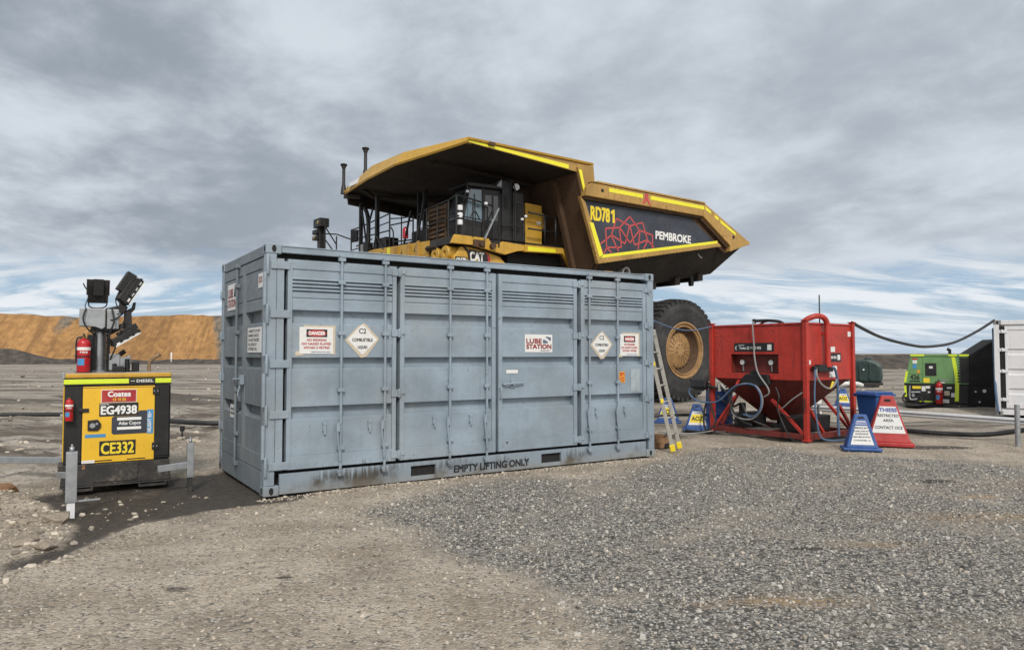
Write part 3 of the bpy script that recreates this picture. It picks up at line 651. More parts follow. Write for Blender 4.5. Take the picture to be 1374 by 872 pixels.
    def danger(parent, x0, x1, z0, z1):
        tp = B(); tp.box(x0 + .05, x1 + .03, -.0025, .003, z1 - .02, z1 + .022); tp.box(x1 - .02, x1 + .028, -.0022, .003, z0 - .01, z1); tp.out('backing_tape', 'tape', parent); tp = B(); tp.box(x0 - .045, x0 + .05, -.0019, .003, z0 - .02, z0 + .03); tp.out('backing_tape', 'tape', parent)
        p = plate(parent, x0, x1, z0, z1, y=-.003, name='danger_sign'); w, h = x1 - x0, z1 - z0; y = -.0075; o = (x0, y, z0)
        b = B(); b.box(x0 + .2 * w, x1 - .18 * w, y, y + .0015, z0 + .63 * h, z0 + .92 * h); b.out('sign_panel', 'txblack', p)
        b = B(); cx, cz = x0 + .51 * w, z0 + .775 * h
        b.prism([(cx + .28 * w * math.copysign(abs(math.cos(a)) ** .7, math.cos(a)), cz + .125 * h * math.sin(a)) for a in np.linspace(0, 2 * math.pi, 28)[:-1]], 'y', y - .001, y); b.out('sign_oval', 'txred', p)
        letters([('DANGER', .27 * w, .75 * w, .71 * h, .84 * h, .03)], p, 'txwhite', (x0, y - .002, z0), UX, UZ)
        letters([('NO SMOKING', .22 * w, .80 * w, .475 * h, .565 * h), ('NO NAKED FLAMES', .07 * w, .93 * w, .33 * h, .42 * h), ('WITHIN 3 METRES', .12 * w, .89 * w, .185 * h, .275 * h)], p, 'txred', (x0, y, z0), UX, UZ)
        letters([('SAFETY SIGNS AND LABELS', .35 * w, .92 * w, .05 * h, .085 * h)], p, 'txblue', (x0, y, z0), UX, UZ)
    danger(dA, .388, .792, 1.624, 1.938); danger(dD, 5.345, 5.722, 1.592, 1.926)
    def diamond(parent, cx, cz, w, h):
        b = B(); b.prism([(cx - w - .03, cz - .01), (cx - .02, cz - h - .03), (cx + .05, cz - h - .02), (cx + w + .03, cz + .01), (cx + .03, cz + h + .012), (cx - .05, cz + h - .02)], 'y', -.0025, .003); b.out('backing_tape', 'tape', parent)
        b = B(); b.prism([(cx - w, cz), (cx, cz - h), (cx + w, cz), (cx, cz + h)], 'y', -.0065, -.0026); p = b.out('class_diamond', 'white', parent)
        letters([('C2', -.045, .045, .075, .135)], p, 'txblack', (cx, -.0075, cz), UX, UZ, bold=.01)
        letters([('COMBUSTIBLE', -w * .68, w * .68, -.022, .016), ('LIQUID', -w * .32, w * .32, -.115, -.075)], p, 'txblack', (cx, -.0075, cz), UX, UZ)
    diamond(dA, 1.163, 1.797, .192, .19); diamond(dD, 4.975, 1.76, .188, .188)
    p = plate(dC, 3.572, 4.049, 1.645, 1.897, name='company_sign')
    M['maroon'] = paint('maroon lettering', (.26, .035, .03), .5, wear=.1, dirt_amt=0, streak=0, bump=0)
    letters([('LUBE', .025, .285, .128, .19, .035), ('STATION', .025, .455, .05, .112, .035)], p, 'maroon', (3.572, -.0065, 1.645), UX, UZ)
    letters([('SERVICES & SUPPLY', .27, .44, .018, .03)], p, 'txblack', (3.572, -.0065, 1.645), UX, UZ)
    b = B()
    for pts in (((.36, .225), (.45, .215), (.45, .165), (.42, .17), (.395, .195), (.36, .21)), ((.31, .18), (.335, .18), (.40, .15), (.395, .128), (.31, .128))):
        b.prism([(3.572 + a, 1.645 + c) for a, c in pts], 'y', -.0064, -.005)
    b.out('company_emblem', paint('slate emblem ink', (.10, .13, .19), .5, dirt_amt=0, streak=0, bump=0), p)
    p = plate(dD, 5.326, 5.437, 1.180, 1.346, 'orange', name='hazard_sticker')
    letters([('3[Y]', .012, .098, .09, .152), ('1D', .012, .098, .015, .078)], p, 'txred', (5.326, -.0065, 1.18), UX, UZ)
    plate(dD, 5.563, 5.745, 1.035, 1.385, paint('pale scuffed patch', (.34, .39, .42), .6, wear=.2, dirt=(.25, .3, .34), dirt_amt=.8, streak=.7, scale=6), name='faded_decal')
    letters([('EMPTY LIFTING ONLY', 2.45, 3.641, .062, .153, .03)], t, 'txblack', (0, .0035, 0), UX, UZ)

    # left end: two doors with their own bars
    EX, EZ = (0, -1, 0), (0, 0, 1)
    def edoor(y0, y1):
        b = B(); sw = .055; f0, f1 = .004, .105
        b.box(f0, f1, y0, y0 + sw, .28, 2.745); b.box(f0, f1, y1 - sw, y1, .28, 2.745); b.box(f0, f1, y0 + sw, y1 - sw, .28, .46); b.box(f0, f1, y0 + sw, y1 - sw, 2.62, 2.745)
        skin(b, y0 + sw, y1 - sw, False, .012, .105, 'x')
        return b.out('end_door', 'contend', t, .004)
    e1, e2 = edoor(.135, 1.07), edoor(1.10, 2.30)
    for d, y, hz in ((e2, 1.36, 1), ):
        b = B(); b.cyl((-.024, y, .185), (-.024, y, 2.80), .0175, n=12)
        for z in (.22, .6, 1.16, 1.9, 2.5, 2.76): b.box(-.045, .01, y - .045, y + .045, z - .025, z + .025)
        o = b.out('locking_bar', 'contend', d, .004)
        b = B(); b.tube([(-.035, y, 1.30), (-.06, y - .03, 1.295), (-.065, y - .22, 1.30), (-.05, y - .33, 1.31)], .014, 8); b.box(-.05, .0, y - .36, y - .28, 1.24, 1.36); b.tube([(-.03, y - .30, 1.24), (-.06, y - .29, 1.12), (-.035, y - .27, 1.05)], .012, 6); b.out('bar_handle', 'cont', o)
    for z in (2.45, 1.87, 1.30, .62):
        b = B(); b.box(-.014, .012, 2.25, 2.40, z - .05, z + .05); b.cyl((-.016, 2.345, z - .06), (-.016, 2.345, z + .06), .02, n=10); b.out('hinge', 'cont', e2, .003)
    def eplate(parent, y0, y1, z0, z1, name='sign_plate'):
        b = B(); b.box(.0015, .012, y0, y1, z0, z1); return b.out(name, 'white', parent)
    p = eplate(e2, 1.52, 2.04, 2.21, 2.56, 'company_sign'); o = (.0005, 2.04, 2.21)
    letters([('LUBE', .04, .33, .17, .28, .03), ('STATION', .04, .49, .04, .14, .03)], p, 'maroon', o, EX, EZ)
    b = B(); b.prism([(2.04 - .37, 2.21 + .17), (2.04 - .48, 2.21 + .17), (2.04 - .48, 2.21 + .33), (2.04 - .42, 2.21 + .33)], 'x', .0005, .0014); b.out('company_emblem', 'txblack', p)
    p = eplate(e1, .15, .36, 2.40, 2.57, 'tare_sign'); letters([('SDS', .03, .18, .06, .13)], p, 'maroon', (.0005, .36, 2.40), EX, EZ)
    p = eplate(e1, .22, .86, 1.64, 1.94, 'notice_sign')
    rows = ('CAPACITY 5 X 1M3', 'BUNDED CLASS C2', 'DO NOT EXCEED', 'FILL LEVEL OF', 'STORED OIL')
    letters([(s, .05, .05 + w, .242 - i * .054, .275 - i * .054, .02) for i, (s, w) in enumerate(zip(rows, (.54, .5, .52, .4, .42)))], p, 'txblack', (.0005, .86, 1.64), EX, EZ)
    p = eplate(e2, 1.45, 1.78, .78, .95, 'tare_sign'); letters([('MAX GROSS 30480', .03, .29, .1, .13), ('TARE 3900', .03, .22, .045, .075)], p, 'txblack', (.0005, 1.78, .78), EX, EZ)
    return t
container()
def stepladder():
    t = thing('ladder', (2.75, 12.2, 0), 0, 'worn aluminium ladder with yellow feet leaning on the right end of the blue grey container', 'ladder')
    a = Vector((2.67 - 2.75, 12.03 - 12.2, .0)); c = Vector((2.87 - 2.75, 12.42 - 12.2, 0)); up = Vector((-.50, -.327, 2.02))
    for p in (a, c):
        b = B(); b.bar(p + up * .03, p + up, .028, .065, (1, 0, 0)); b.out('stile', 'alu', t, .004)
        b = B(); b.bar(p + Vector((0, 0, .008)), p + up * .06, .045, .085, (1, 0, 0)); b.out('foot', 'txyellow', t, .008)
    for k in range(7):
        f = .14 + k * .135; b = B(); b.cyl(a + up * f, c + up * f, .013, n=8); b.out('rung', 'alu', t)
    for f in (.42, .72):
        b = B(); b.obox(a + up * f, (.05, .05, .07)); b.out('bracket', 'txyellow', t, .006)
stepladder()
# ------------------------------------------------------------------ yellow lighting tower, its extinguishers, the pipe posts round it
def light_tower():
    t = thing('light_tower', (-5.26, 8.51, 0), 31, 'yellow and black mobile light tower with three folded black floodlights', 'light tower')
    UX, UZ = (1, 0, 0), (0, 0, 1); WX, WY = 1.135, 1.08
    # bunded base with fork slots
    b = B(); b.prism([(-.015, .062), (.005, .315), (WX - .005, .315), (WX + .015, .062)], 'y', -.012, WY); b.prism([(.30, .09), (.33, .31), (.80, .31), (.77, .09)], 'y', -.026, -.012); b.out('base', 'dirtyblack', t, .012)
    for x0, x1 in ((.02, .30), (.80, 1.09)):
        b = B(); b.box(x0, x1, -.035, WY + .02, .0, .012); b.box(x0, x1, -.035, -.02, .012, .03); b.box(x0 - .01, x0 + .01, -.03, WY, .0, .043); b.box(x1 - .01, x1 + .01, -.03, WY, .0, .043); b.out('skid', 'dirtyblack', t, .003)
    b = B(); b.box(-.03, WX + .03, -.03, WY + .02, .044, .0605); b.out('skid_deck', 'dirtyblack', t, .004)
    # cabinet
    b = B(); b.box(.0, WX, .0, WY, .318, 1.245); b.out('cabinet', 'black', t, .022)
    b = B(); b.prism([(.185, .322), (.185, 1.232), (.955, 1.232), (.955, .322)], 'y', -.014, .0); d = b.out('front_door', 'genyellow', t, .008)
    b = B(); b.box(.02, .175, -.008, .0, .33, 1.235); b.out('corner_panel', 'blackplastic', t, .006)
    b = B(); b.box(.965, 1.12, -.010, .0, .36, 1.238); b.out('corner_panel', 'blackplastic', t, .006)
    for z in (1.12, .44):
        b = B(); b.box(.93, 1.0, -.026, -.008, z, z + .09); o = b.out('door_hinge', 'black', d, .004)
        b = B(); b.cyl((.945, -.03, z + .045), (.945, -.026, z + .045), .008, n=8); b.cyl((.985, -.03, z + .045), (.985, -.026, z + .045), .008, n=8); b.out('bolt', 'galv', d)
    b = B(); b.box(.14, .25, -.03, -.012, .93, .975); b.cyl((.17, -.038, .952), (.17, -.03, .952), .018, n=10); b.out('door_latch', 'black', d, .005)
    # side door
    b = B(); b.box(-.014, .0, .12, .96, .34, 1.232); s = b.out('side_door', 'genyellow', t, .008)
    b = B(); b.box(-.017, -.0142, .18, .44, .52, .86); b.box(-.017, -.0142, .5, .9, .55, .64); b.out('side_decal', 'txblack', s)
    b = B(); b.box(-.017, -.0142, .16, .5, .95, 1.18); b.out('side_decal', 'txred', s)
    b = B(); b.box(-.05, -.014, .62, .68, .8, .87); b.out('side_latch', 'galv', s, .005)
    b = B(); b.obox((-.03, .55, .22), (.06, .3, .1)); b.out('drain_box', 'dirtyblack', t, .01)
    # roof lid and tape band
    b = B(); b.box(-.012, WX + .004, -.016, WY + .012, 1.262, 1.322); bd = b.out('lid_band', 'lime', t, .006)
    b = B(); b.box(-.012, WX + .004, -.016, WY + .012, 1.246, 1.2605); b.out('lid_seal', 'black', t)
    b = B(); b.box(-.012, WX + .004, -.016, WY + .012, 1.3235, 1.333); b.out('lid_seal', 'black', t)
    b = B(); b.box(-.012, WX + .004, -.016, WY + .012, 1.334, 1.388); b.out('lid', 'yellow', t, .012)
    b = B(); b.box(.0, WX - .01, .0, WY, 1.3885, 1.396); b.out('lid_top', paint('dusty grey lid top', (.36, .33, .29), .7, dirt_amt=.5), t)
    b = B(); b.box(.665, .955, -.0195, -.0165, 1.264, 1.320); p = b.out('fuel_label', 'txblack', bd)
    letters([('DIESEL', .085, .272, .012, .044, .02), ('-', .02, .065, .024, .03)], p, 'txwhite', (.665, -.0205, 1.264), UX, UZ)
    b = B(); b.box(-.03, .0, -.03, .03, 1.33, 1.40); b.out('lifting_corner', 'galv', t, .006)
    # labels on the door
    y = -.0145
    def lab(x0, x1, z0, z1, m, nm='label'):
        b = B(); b.box(x0, x1, y - .0025, y, z0, z1); return b.out(nm, m, d)
    lab(.374, .752, 1.034, 1.192, 'white'); bb = B(); bb.box(.381, .745, y - .0045, y - .003, 1.041, 1.185); p = bb.out('hire_label', 'signred', d)
    b = p; letters([('Coates', .065, .305, .066, .128, .03)], p, 'txwhite', (.381, y - .0055, 1.041), UX, UZ); letters([('13 15 52', .12, .255, .016, .046)], p, 'txyellow', (.381, y - .0055, 1.041), UX, UZ)
    p = lab(.357, .775, .872, 1.03, 'txblack', 'fleet_number'); letters([('EG4938', .02, .398, .025, .122, .025), ('PLANT No', .01, .10, .138, .152)], p, 'txwhite', (.357, y - .0035, .872), UX, UZ)
    b = B(); b.prism([(.49, .67), (.51, .65), (.872, .65), (.872, .93), (.785, .93), (.76, .868), (.51, .868), (.49, .85)], 'y', y - .0018, y); p = b.out('maker_panel', 'panelblue', d)
    b = B(); b.box(.548, .808, y - .0032, y - .002, .818, .852); b.box(.548, .808, y - .0032, y - .002, .705, .738); b.out('maker_bars', 'txwhite', p)
    letters([('Atlas Copco', .565, .802, .752, .803, .012)], p, 'txwhite', (0, y - .003, 0), UX, UZ)
    p = lab(.874, .942, .642, .938, 'skyblue', 'model_label'); letters([('HILIGHT B5+', .02, .27, .012, .05)], p, 'txwhite', (.93, y - .0035, .642), (0, 0, 1), (-1, 0, 0))
    p = lab(.365, .752, .402, .578, 'txblack', 'unit_number'); letters([('CE332', .022, .365, .022, .152, .02)], p, 'txyellow', (.365, y - .0035, .402), UX, UZ)
    b = B(); b.prism([(.24, .71), (.345, .705), (.378, .745), (.378, .79), (.345, .84), (.24, .832)], 'y', y - .02, y); p = b.out('socket_plate', 'blackplastic', d, .006)
    b = B(); b.cyl((.29, y - .026, .77), (.29, y - .02, .77), .03, n=12); b.cyl((.335, y - .026, .79), (.335, y - .02, .79), .014, n=10); b.out('socket', 'galv', p)
    lab(.215, .43, .625, .665, 'skyblue'); lab(.185, .32, .325, .36, 'white')
    for x in (.30, .66): b = B(); b.box(x, x + .2, -.0165, -.0142, .34, .352); b.out('panel_vent', 'dark', d)
    b = B(); b.box(.185, .955, -.0155, -.0135, 1.216, 1.2215); b.out('door_gap', 'dark', d)
    b = B(); b.box(.19, .225, -.02, -.013, .255, .31); b.out('tag', 'ochre', t, .004)
    # what stands on the lid
    b = B(); b.cyl((.35, .42, 1.396), (.35, .42, 1.95), .058, n=20); b.cyl((.35, .42, 1.396), (.35, .42, 1.42), .11, n=20); b.out('mast', 'galv', t)
    b = B(); b.box(.43, .47, .40, .44, 1.396, 1.92); b.box(.40, .50, .385, .455, 1.60, 1.62); b.box(.40, .50, .385, .455, 1.76, 1.78); b.out('mast_rail', 'black', t, .004)
    b = B(); b.prism([(.13, 2.185), (.285, 2.185), (.41, 2.185), (.41, 1.955), (.375, 1.925), (.30, 1.955), (.13, 1.965)], 'y', .28, .56); b.out('mast_head', 'galv', t, .008)
    b = B(); b.box(.425, .56, .30, .54, 1.93, 2.18); b.out('junction_box', 'galv', t, .01)
    b = B(); b.tube([(.20, .27, 2.18), (.17, .24, 2.05), (.22, .25, 1.93), (.30, .30, 1.86)], .010, 6); b.tube([(.48, .29, 2.18), (.50, .24, 2.02), (.46, .27, 1.88), (.44, .33, 1.7)], .012, 6); b.tube([(.62, .34, 2.05), (.57, .26, 1.9), (.53, .28, 1.72), (.47, .36, 1.55)], .010, 6); b.out('cable_loop', 'hoseblack', t)
    b = B(); b.prism([(.40, 2.19), (.62, 2.25), (.66, 2.21), (.62, 2.14), (.42, 2.15)], 'y', .36, .46); b.out('lamp_bracket', 'black', t, .006)
    b = B(); b.box(.22, .30, .34, .50, 1.40, 1.86); b.out('mast_guide', 'black', t, .008)
    b = B(); b.box(.412, .424, .34, .50, 1.95, 2.17); b.out('head_plate', 'ochre', t)
    b = B(); b.prism([(.24, 1.90), (.5, 1.90), (.44, 1.955), (.26, 1.955)], 'y', .33, .52); b.out('mast_collar', 'black', t, .01)
    b = B(); b.box(.46, .58, .36, .55, 1.42, 1.62); b.cyl((.60, .40, 1.50), (.60, .56, 1.50), .085, n=16); b.box(.56, .68, .38, .40, 1.44, 1.58); b.box(.66, .70, .38, .56, 1.43, 1.60); o = b.out('winch', 'galv', t, .006)
    b = B(); b.cyl((.52, .34, 1.40), (.52, .34, 1.50), .025, n=10); b.out('winch_motor', 'black', o); b = B(); b.cyl((.58, .46, 1.61), (.64, .46, 1.66), .03, n=10); b.out('winch_handle', 'black', o)
    b = B(); b.box(.30, .78, .33, .62, 1.396, 1.41); b.out('mast_plate', 'black', t)
    b = B(); b.box(.285, .315, .33, .345, 1.40, 1.93); b.box(.40, .425, .345, .36, 1.41, 1.90); b.tube([(.30, .32, 1.9), (.27, .28, 1.8), (.285, .29, 1.6), (.27, .3, 1.42)], .011, 6); b.out('cable_tray', 'black', t)
    b = B(); b.box(.50, .62, .20, .32, 1.40, 1.47); b.out('latch_block', 'blackplastic', t, .008); b = B(); b.cyl((.66, .30, 1.40), (.66, .30, 1.56), .028, n=10); b.out('filler_pipe', 'blackplastic', t); b = B(); b.box(.72, .80, .36, .5, 1.40, 1.52); b.out('latch_block', 'blackplastic', t, .008)
    b = B(); b.tube([(.93, .6, 1.396), (.93, .6, 1.49), (.95, .6, 1.535), (1.0, .6, 1.575), (1.045, .6, 1.61)], .022, 12); b.cyl((1.0, .6, 1.575), (1.058, .6, 1.622), .027, n=12); b.out('exhaust_pipe', 'rust', t)
    # floodlights: a ribbed black housing, LED face with light bars, a yoke
    def lamp(name_loc, rot, w=.235, h=.33, th=.085):
        m = rot if isinstance(rot, Matrix) else (Matrix.Rotation(R(rot[2]), 3, 'Z') @ Matrix.Rotation(R(rot[1]), 3, 'Y') @ Matrix.Rotation(R(rot[0]), 3, 'X')); c = Vector(name_loc)
        def bx(b, p, s): b.obox(c + m @ Vector(p), s, m)
        b = B(); bx(b, (0, 0, 0), (w, th * .5, h)); bx(b, (0, -th * .55, h * .2), (w * .5, th * .6, h * .75))
        for k in range(9): bx(b, (-w * .46 + k * w * .115, -th * .34, -.03), (.006, th * .3, h * .78))
        o = b.out('floodlight', 'blackplastic', t, .004)
        b = B(); bx(b, (0, th * .27, 0), (w * .94, .006, h * .94)); b.out('lens', 'lamp', o)
        b = B()
        for k in range(4): bx(b, (w * .5 + .003, .012, -h * .36 + k * h * .24), (.006, .022, h * .13))
        bx(b, (w * .5 + .004, th * .24, 0), (.007, .016, h * .98))
        for k in range(4): bx(b, (-w * .5 - .003, .012, -h * .36 + k * h * .24), (.006, .022, h * .13))
        b.out('led_strip', 'ledw', o)
        b = B(); bx(b, (0, 0, h * .5 + .006), (w * 1.12, .03, .012)); bx(b, (0, 0, -h * .5 - .006), (w * 1.0, .03, .012)); bx(b, (w * .54, -.01, .05), (.014, .03, h * .72)); bx(b, (-w * .54, -.01, .05), (.014, .03, h * .72)); b.out('lamp_guard', 'black', o)
        return o, m, c
    lamp((.325, .42, 2.405), (8, 0, 4), .22, .27)
    def edge_on(f, yaw): a = R(f); return Matrix.Rotation(R(yaw), 3, 'Z') @ Matrix(((0, math.cos(a), math.sin(a)), (-1, 0, 0), (0, -math.sin(a), math.cos(a))))
    b = B(); b.tube([(.235, .42, 2.40), (.225, .42, 2.25), (.26, .42, 2.20), (.38, .42, 2.20), (.425, .42, 2.25), (.42, .42, 2.36)], .008, 8); b.tube([(.205, .40, 2.42), (.18, .4, 2.46), (.165, .4, 2.50)], .008, 6); b.tube([(.22, .40, 2.32), (.19, .38, 2.22), (.20, .38, 2.185)], .006, 6); b.out('lamp_yoke', 'black', t)
    lamp((.695, .42, 2.415), edge_on(30, 8), .26, .35, .20)
    b = B(); b.prism([(.56, 2.30), (.60, 2.30), (.60, 2.22), (.65, 2.18), (.70, 2.21), (.72, 2.28), (.75, 2.28), (.74, 2.19), (.68, 2.12), (.60, 2.14), (.56, 2.20)], 'y', .39, .44); b.out('lamp_yoke', 'black', t, .004)
    b = B(); b.prism([(.615, 2.16), (.70, 2.16), (.71, 1.98), (.68, 1.80), (.60, 1.80), (.62, 1.98)], 'y', .38, .45); b.prism([(.42, 1.92), (.62, 2.02), (.62, 1.95), (.44, 1.84)], 'y', .36, .40); b.out('lamp_arm', 'black', t, .006)
    lamp((.635, .36, 1.825), edge_on(57, 6), .24, .33, .12)
    b = B(); b.tube([(.43, .36, 2.14), (.55, .3, 2.12), (.62, .34, 2.16)], .008, 6); b.tube([(.42, .34, 2.03), (.52, .28, 2.06), (.60, .34, 2.13)], .010, 6); b.tube([(.56, .4, 2.42), (.52, .36, 2.30), (.55, .36, 2.20), (.62, .38, 2.16)], .007, 6); b.tube([(.42, .4, 1.86), (.50, .33, 1.79), (.60, .32, 1.82)], .009, 6); b.out('cable', 'hoseblack', t)
light_tower()
def extinguisher(loc, rz, h, r, label, group=None):
    t = thing('fire_extinguisher', loc, rz, label, 'fire extinguisher', group)
    b = B(); b.lathe([(0, 0), (r * .92, 0), (r, .012), (r, h * .76), (r * .86, h * .83), (r * .45, h * .88), (r * .3, h * .9), (0, h * .9)], (0, 0, 0), n=20); b.out('cylinder', 'extred', t)
    b = B(); b.cyl((0, 0, h * .885), (0, 0, h * .95), r * .28, n=10); b.obox((0, -r * .2, h * .955), (r * .4, r * 1.2, h * .03)); b.out('valve', 'brass', t)
    b = B(); b.obox((0, -r * .5, h * .985), (r * .3, r * 1.7, h * .022), (R(12), 0, 0)); b.out('lever', 'black', t, .002)
    b = B(); b.tube([(-r * .2, 0, h * .93), (-r * .9, -r * .1, h * .9), (-r * 1.12, 0, h * .75), (-r * 1.1, .0, h * .25)], r * .13, 8); b.out('hose', 'hoseblack', t)
    def wrap(z0, z1, a0, a1, m, nm):
        b = B(); n = 8; A = [R(a0 + (a1 - a0) * k / n) for k in range(n + 1)]; rr = r + .0015
        for p, q in zip(A, A[1:]): b.face((rr * math.cos(p), rr * math.sin(p), z0), (rr * math.cos(q), rr * math.sin(q), z0), (rr * math.cos(q), rr * math.sin(q), z1), (rr * math.cos(p), rr * math.sin(p), z1))
        b.out(nm, m, t)
    wrap(h * .58, h * .66, -175, -5, 'txwhite', 'band'); wrap(h * .18, h * .36, -150, -85, 'skyblue', 'label')
    b = B(); b.lathe([(r + .001, h * .40), (r + .005, h * .40), (r + .005, h * .43), (r + .001, h * .43)], (0, 0, 0), n=20); b.box(-r * 1.5, r * 1.4, -.006, .006, h * .405, h * .425); b.out('strap', 'black', t)
    b = B(); b.box(-r * .6, r * .6, r * .95, r * 1.15, 0, h * .9); b.box(-r * 1.25, r * 1.3, -r * .6, r * 1.15, -.006, 0); b.out('bracket', 'black', t)
    letters([('FIRE', -r * .55, r * .55, h * .50, h * .55)], t, 'txwhite', (0, -r * 1.02, 0), (1, 0, 0), (0, 0, 1))
    return t
c31, s31 = math.cos(R(31)), math.sin(R(31))
def gen(x, y, z): return (-5.26 + x * c31 - y * s31, 8.51 + x * s31 + y * c31, z)
extinguisher(gen(.185, .15, 1.403), 31, .455, .072, 'large red fire extinguisher standing on top of the yellow light tower', 'fire extinguishers')
extinguisher(gen(.05, -.075, .84), 31, .29, .042, 'small red fire extinguisher hung on the front corner of the yellow light tower', 'fire extinguishers')
def post(loc, rz, h, w, label, arms, round_=False, sock='whitesteel'):
    t = thing('guard_post', loc, rz, label, 'post', 'galvanised guard posts')
    b = B(); b.box(-w / 2, w / 2, -w / 2, w / 2, .14, h) if not round_ else b.cyl((0, 0, -.05), (0, 0, h), w / 2, n=14); b.out('upright', 'galv', t, .004)
    if not round_:
        b = B(); b.box(-w * .36, w * .36, -w * .36, w * .36, -.12, .17); b.out('socket_pipe', sock, t, .004)
        b = B(); b.cyl((0, 0, h), (0, 0, h + .05), w * .22, n=8); b.cyl((0, 0, h + .04), (0, 0, h + .075), w * .1, n=8); b.out('pin', 'galv', t)
    for a in arms:
        b = B(); b.bar(a[0], a[1], a[2], a[3]); b.out('rail', 'galv', t, .004)
    return t
post((-4.43, 7.31, 0), 31, .64, .10, 'near square galvanised post standing in front of the yellow light tower', [((-.02, .05, .40), (-.12, .42, .36), .05, .06), ((0.0, .0, .14), (.26, .02, .14), .02, .02)])
post((-3.94, 8.89, -.02), 31, .555, .075, 'square galvanised post with a short arm between the light tower and the container', [((-.03, 0, .29), (-.36, -.03, .27), .05, .075)], sock='dirtyblack')
t = thing('guard_rail', (-6.4, 9.5, 0), -4, 'thin galvanised rail running off to the left behind the yellow light tower', 'rail')
b = B(); b.box(-2.2, .55, -.03, .03, .20, .275); b.out('beam', 'galv', t, .004)
b = B(); b.box(-2.25, -2.18, -.04, .04, -.1, .45); b.out('upright', 'galv', t, .004)
t = B().tube([(-16, 18.0, .03), (-13.2, 18.6, .05), (-10.5, 18.6, .05), (-8.4, 17.2, .05), (-6.6, 16.4, .05), (-4.0, 17.5, .04), (-1.5, 18.2, .04)], .055, 8).out('ground_hose', 'hoseblack', None)
tag(t, 'black poly pipe lying across the mine floor behind the light tower', 'pipe')
t = thing('survey_peg', (-6.22, 13.68, 0), 0, 'short black peg stuck in the ground between light tower and container', 'peg')
b = B(); b.cyl((0, 0, -.05), (0, 0, .2), .02, n=8); b.out('stake', 'black', t); b = B(); b.box(-.035, .035, -.03, .03, .16, .26); b.out('cap', 'black', t, .006)
t = B().cyl((-50.7, 107.5, 0), (-50.7, 107.5, 1.75), .11, n=8).out('marker_post', 'white', None); tag(t, 'thin white marker post at the foot of the orange spoil mound', 'post')
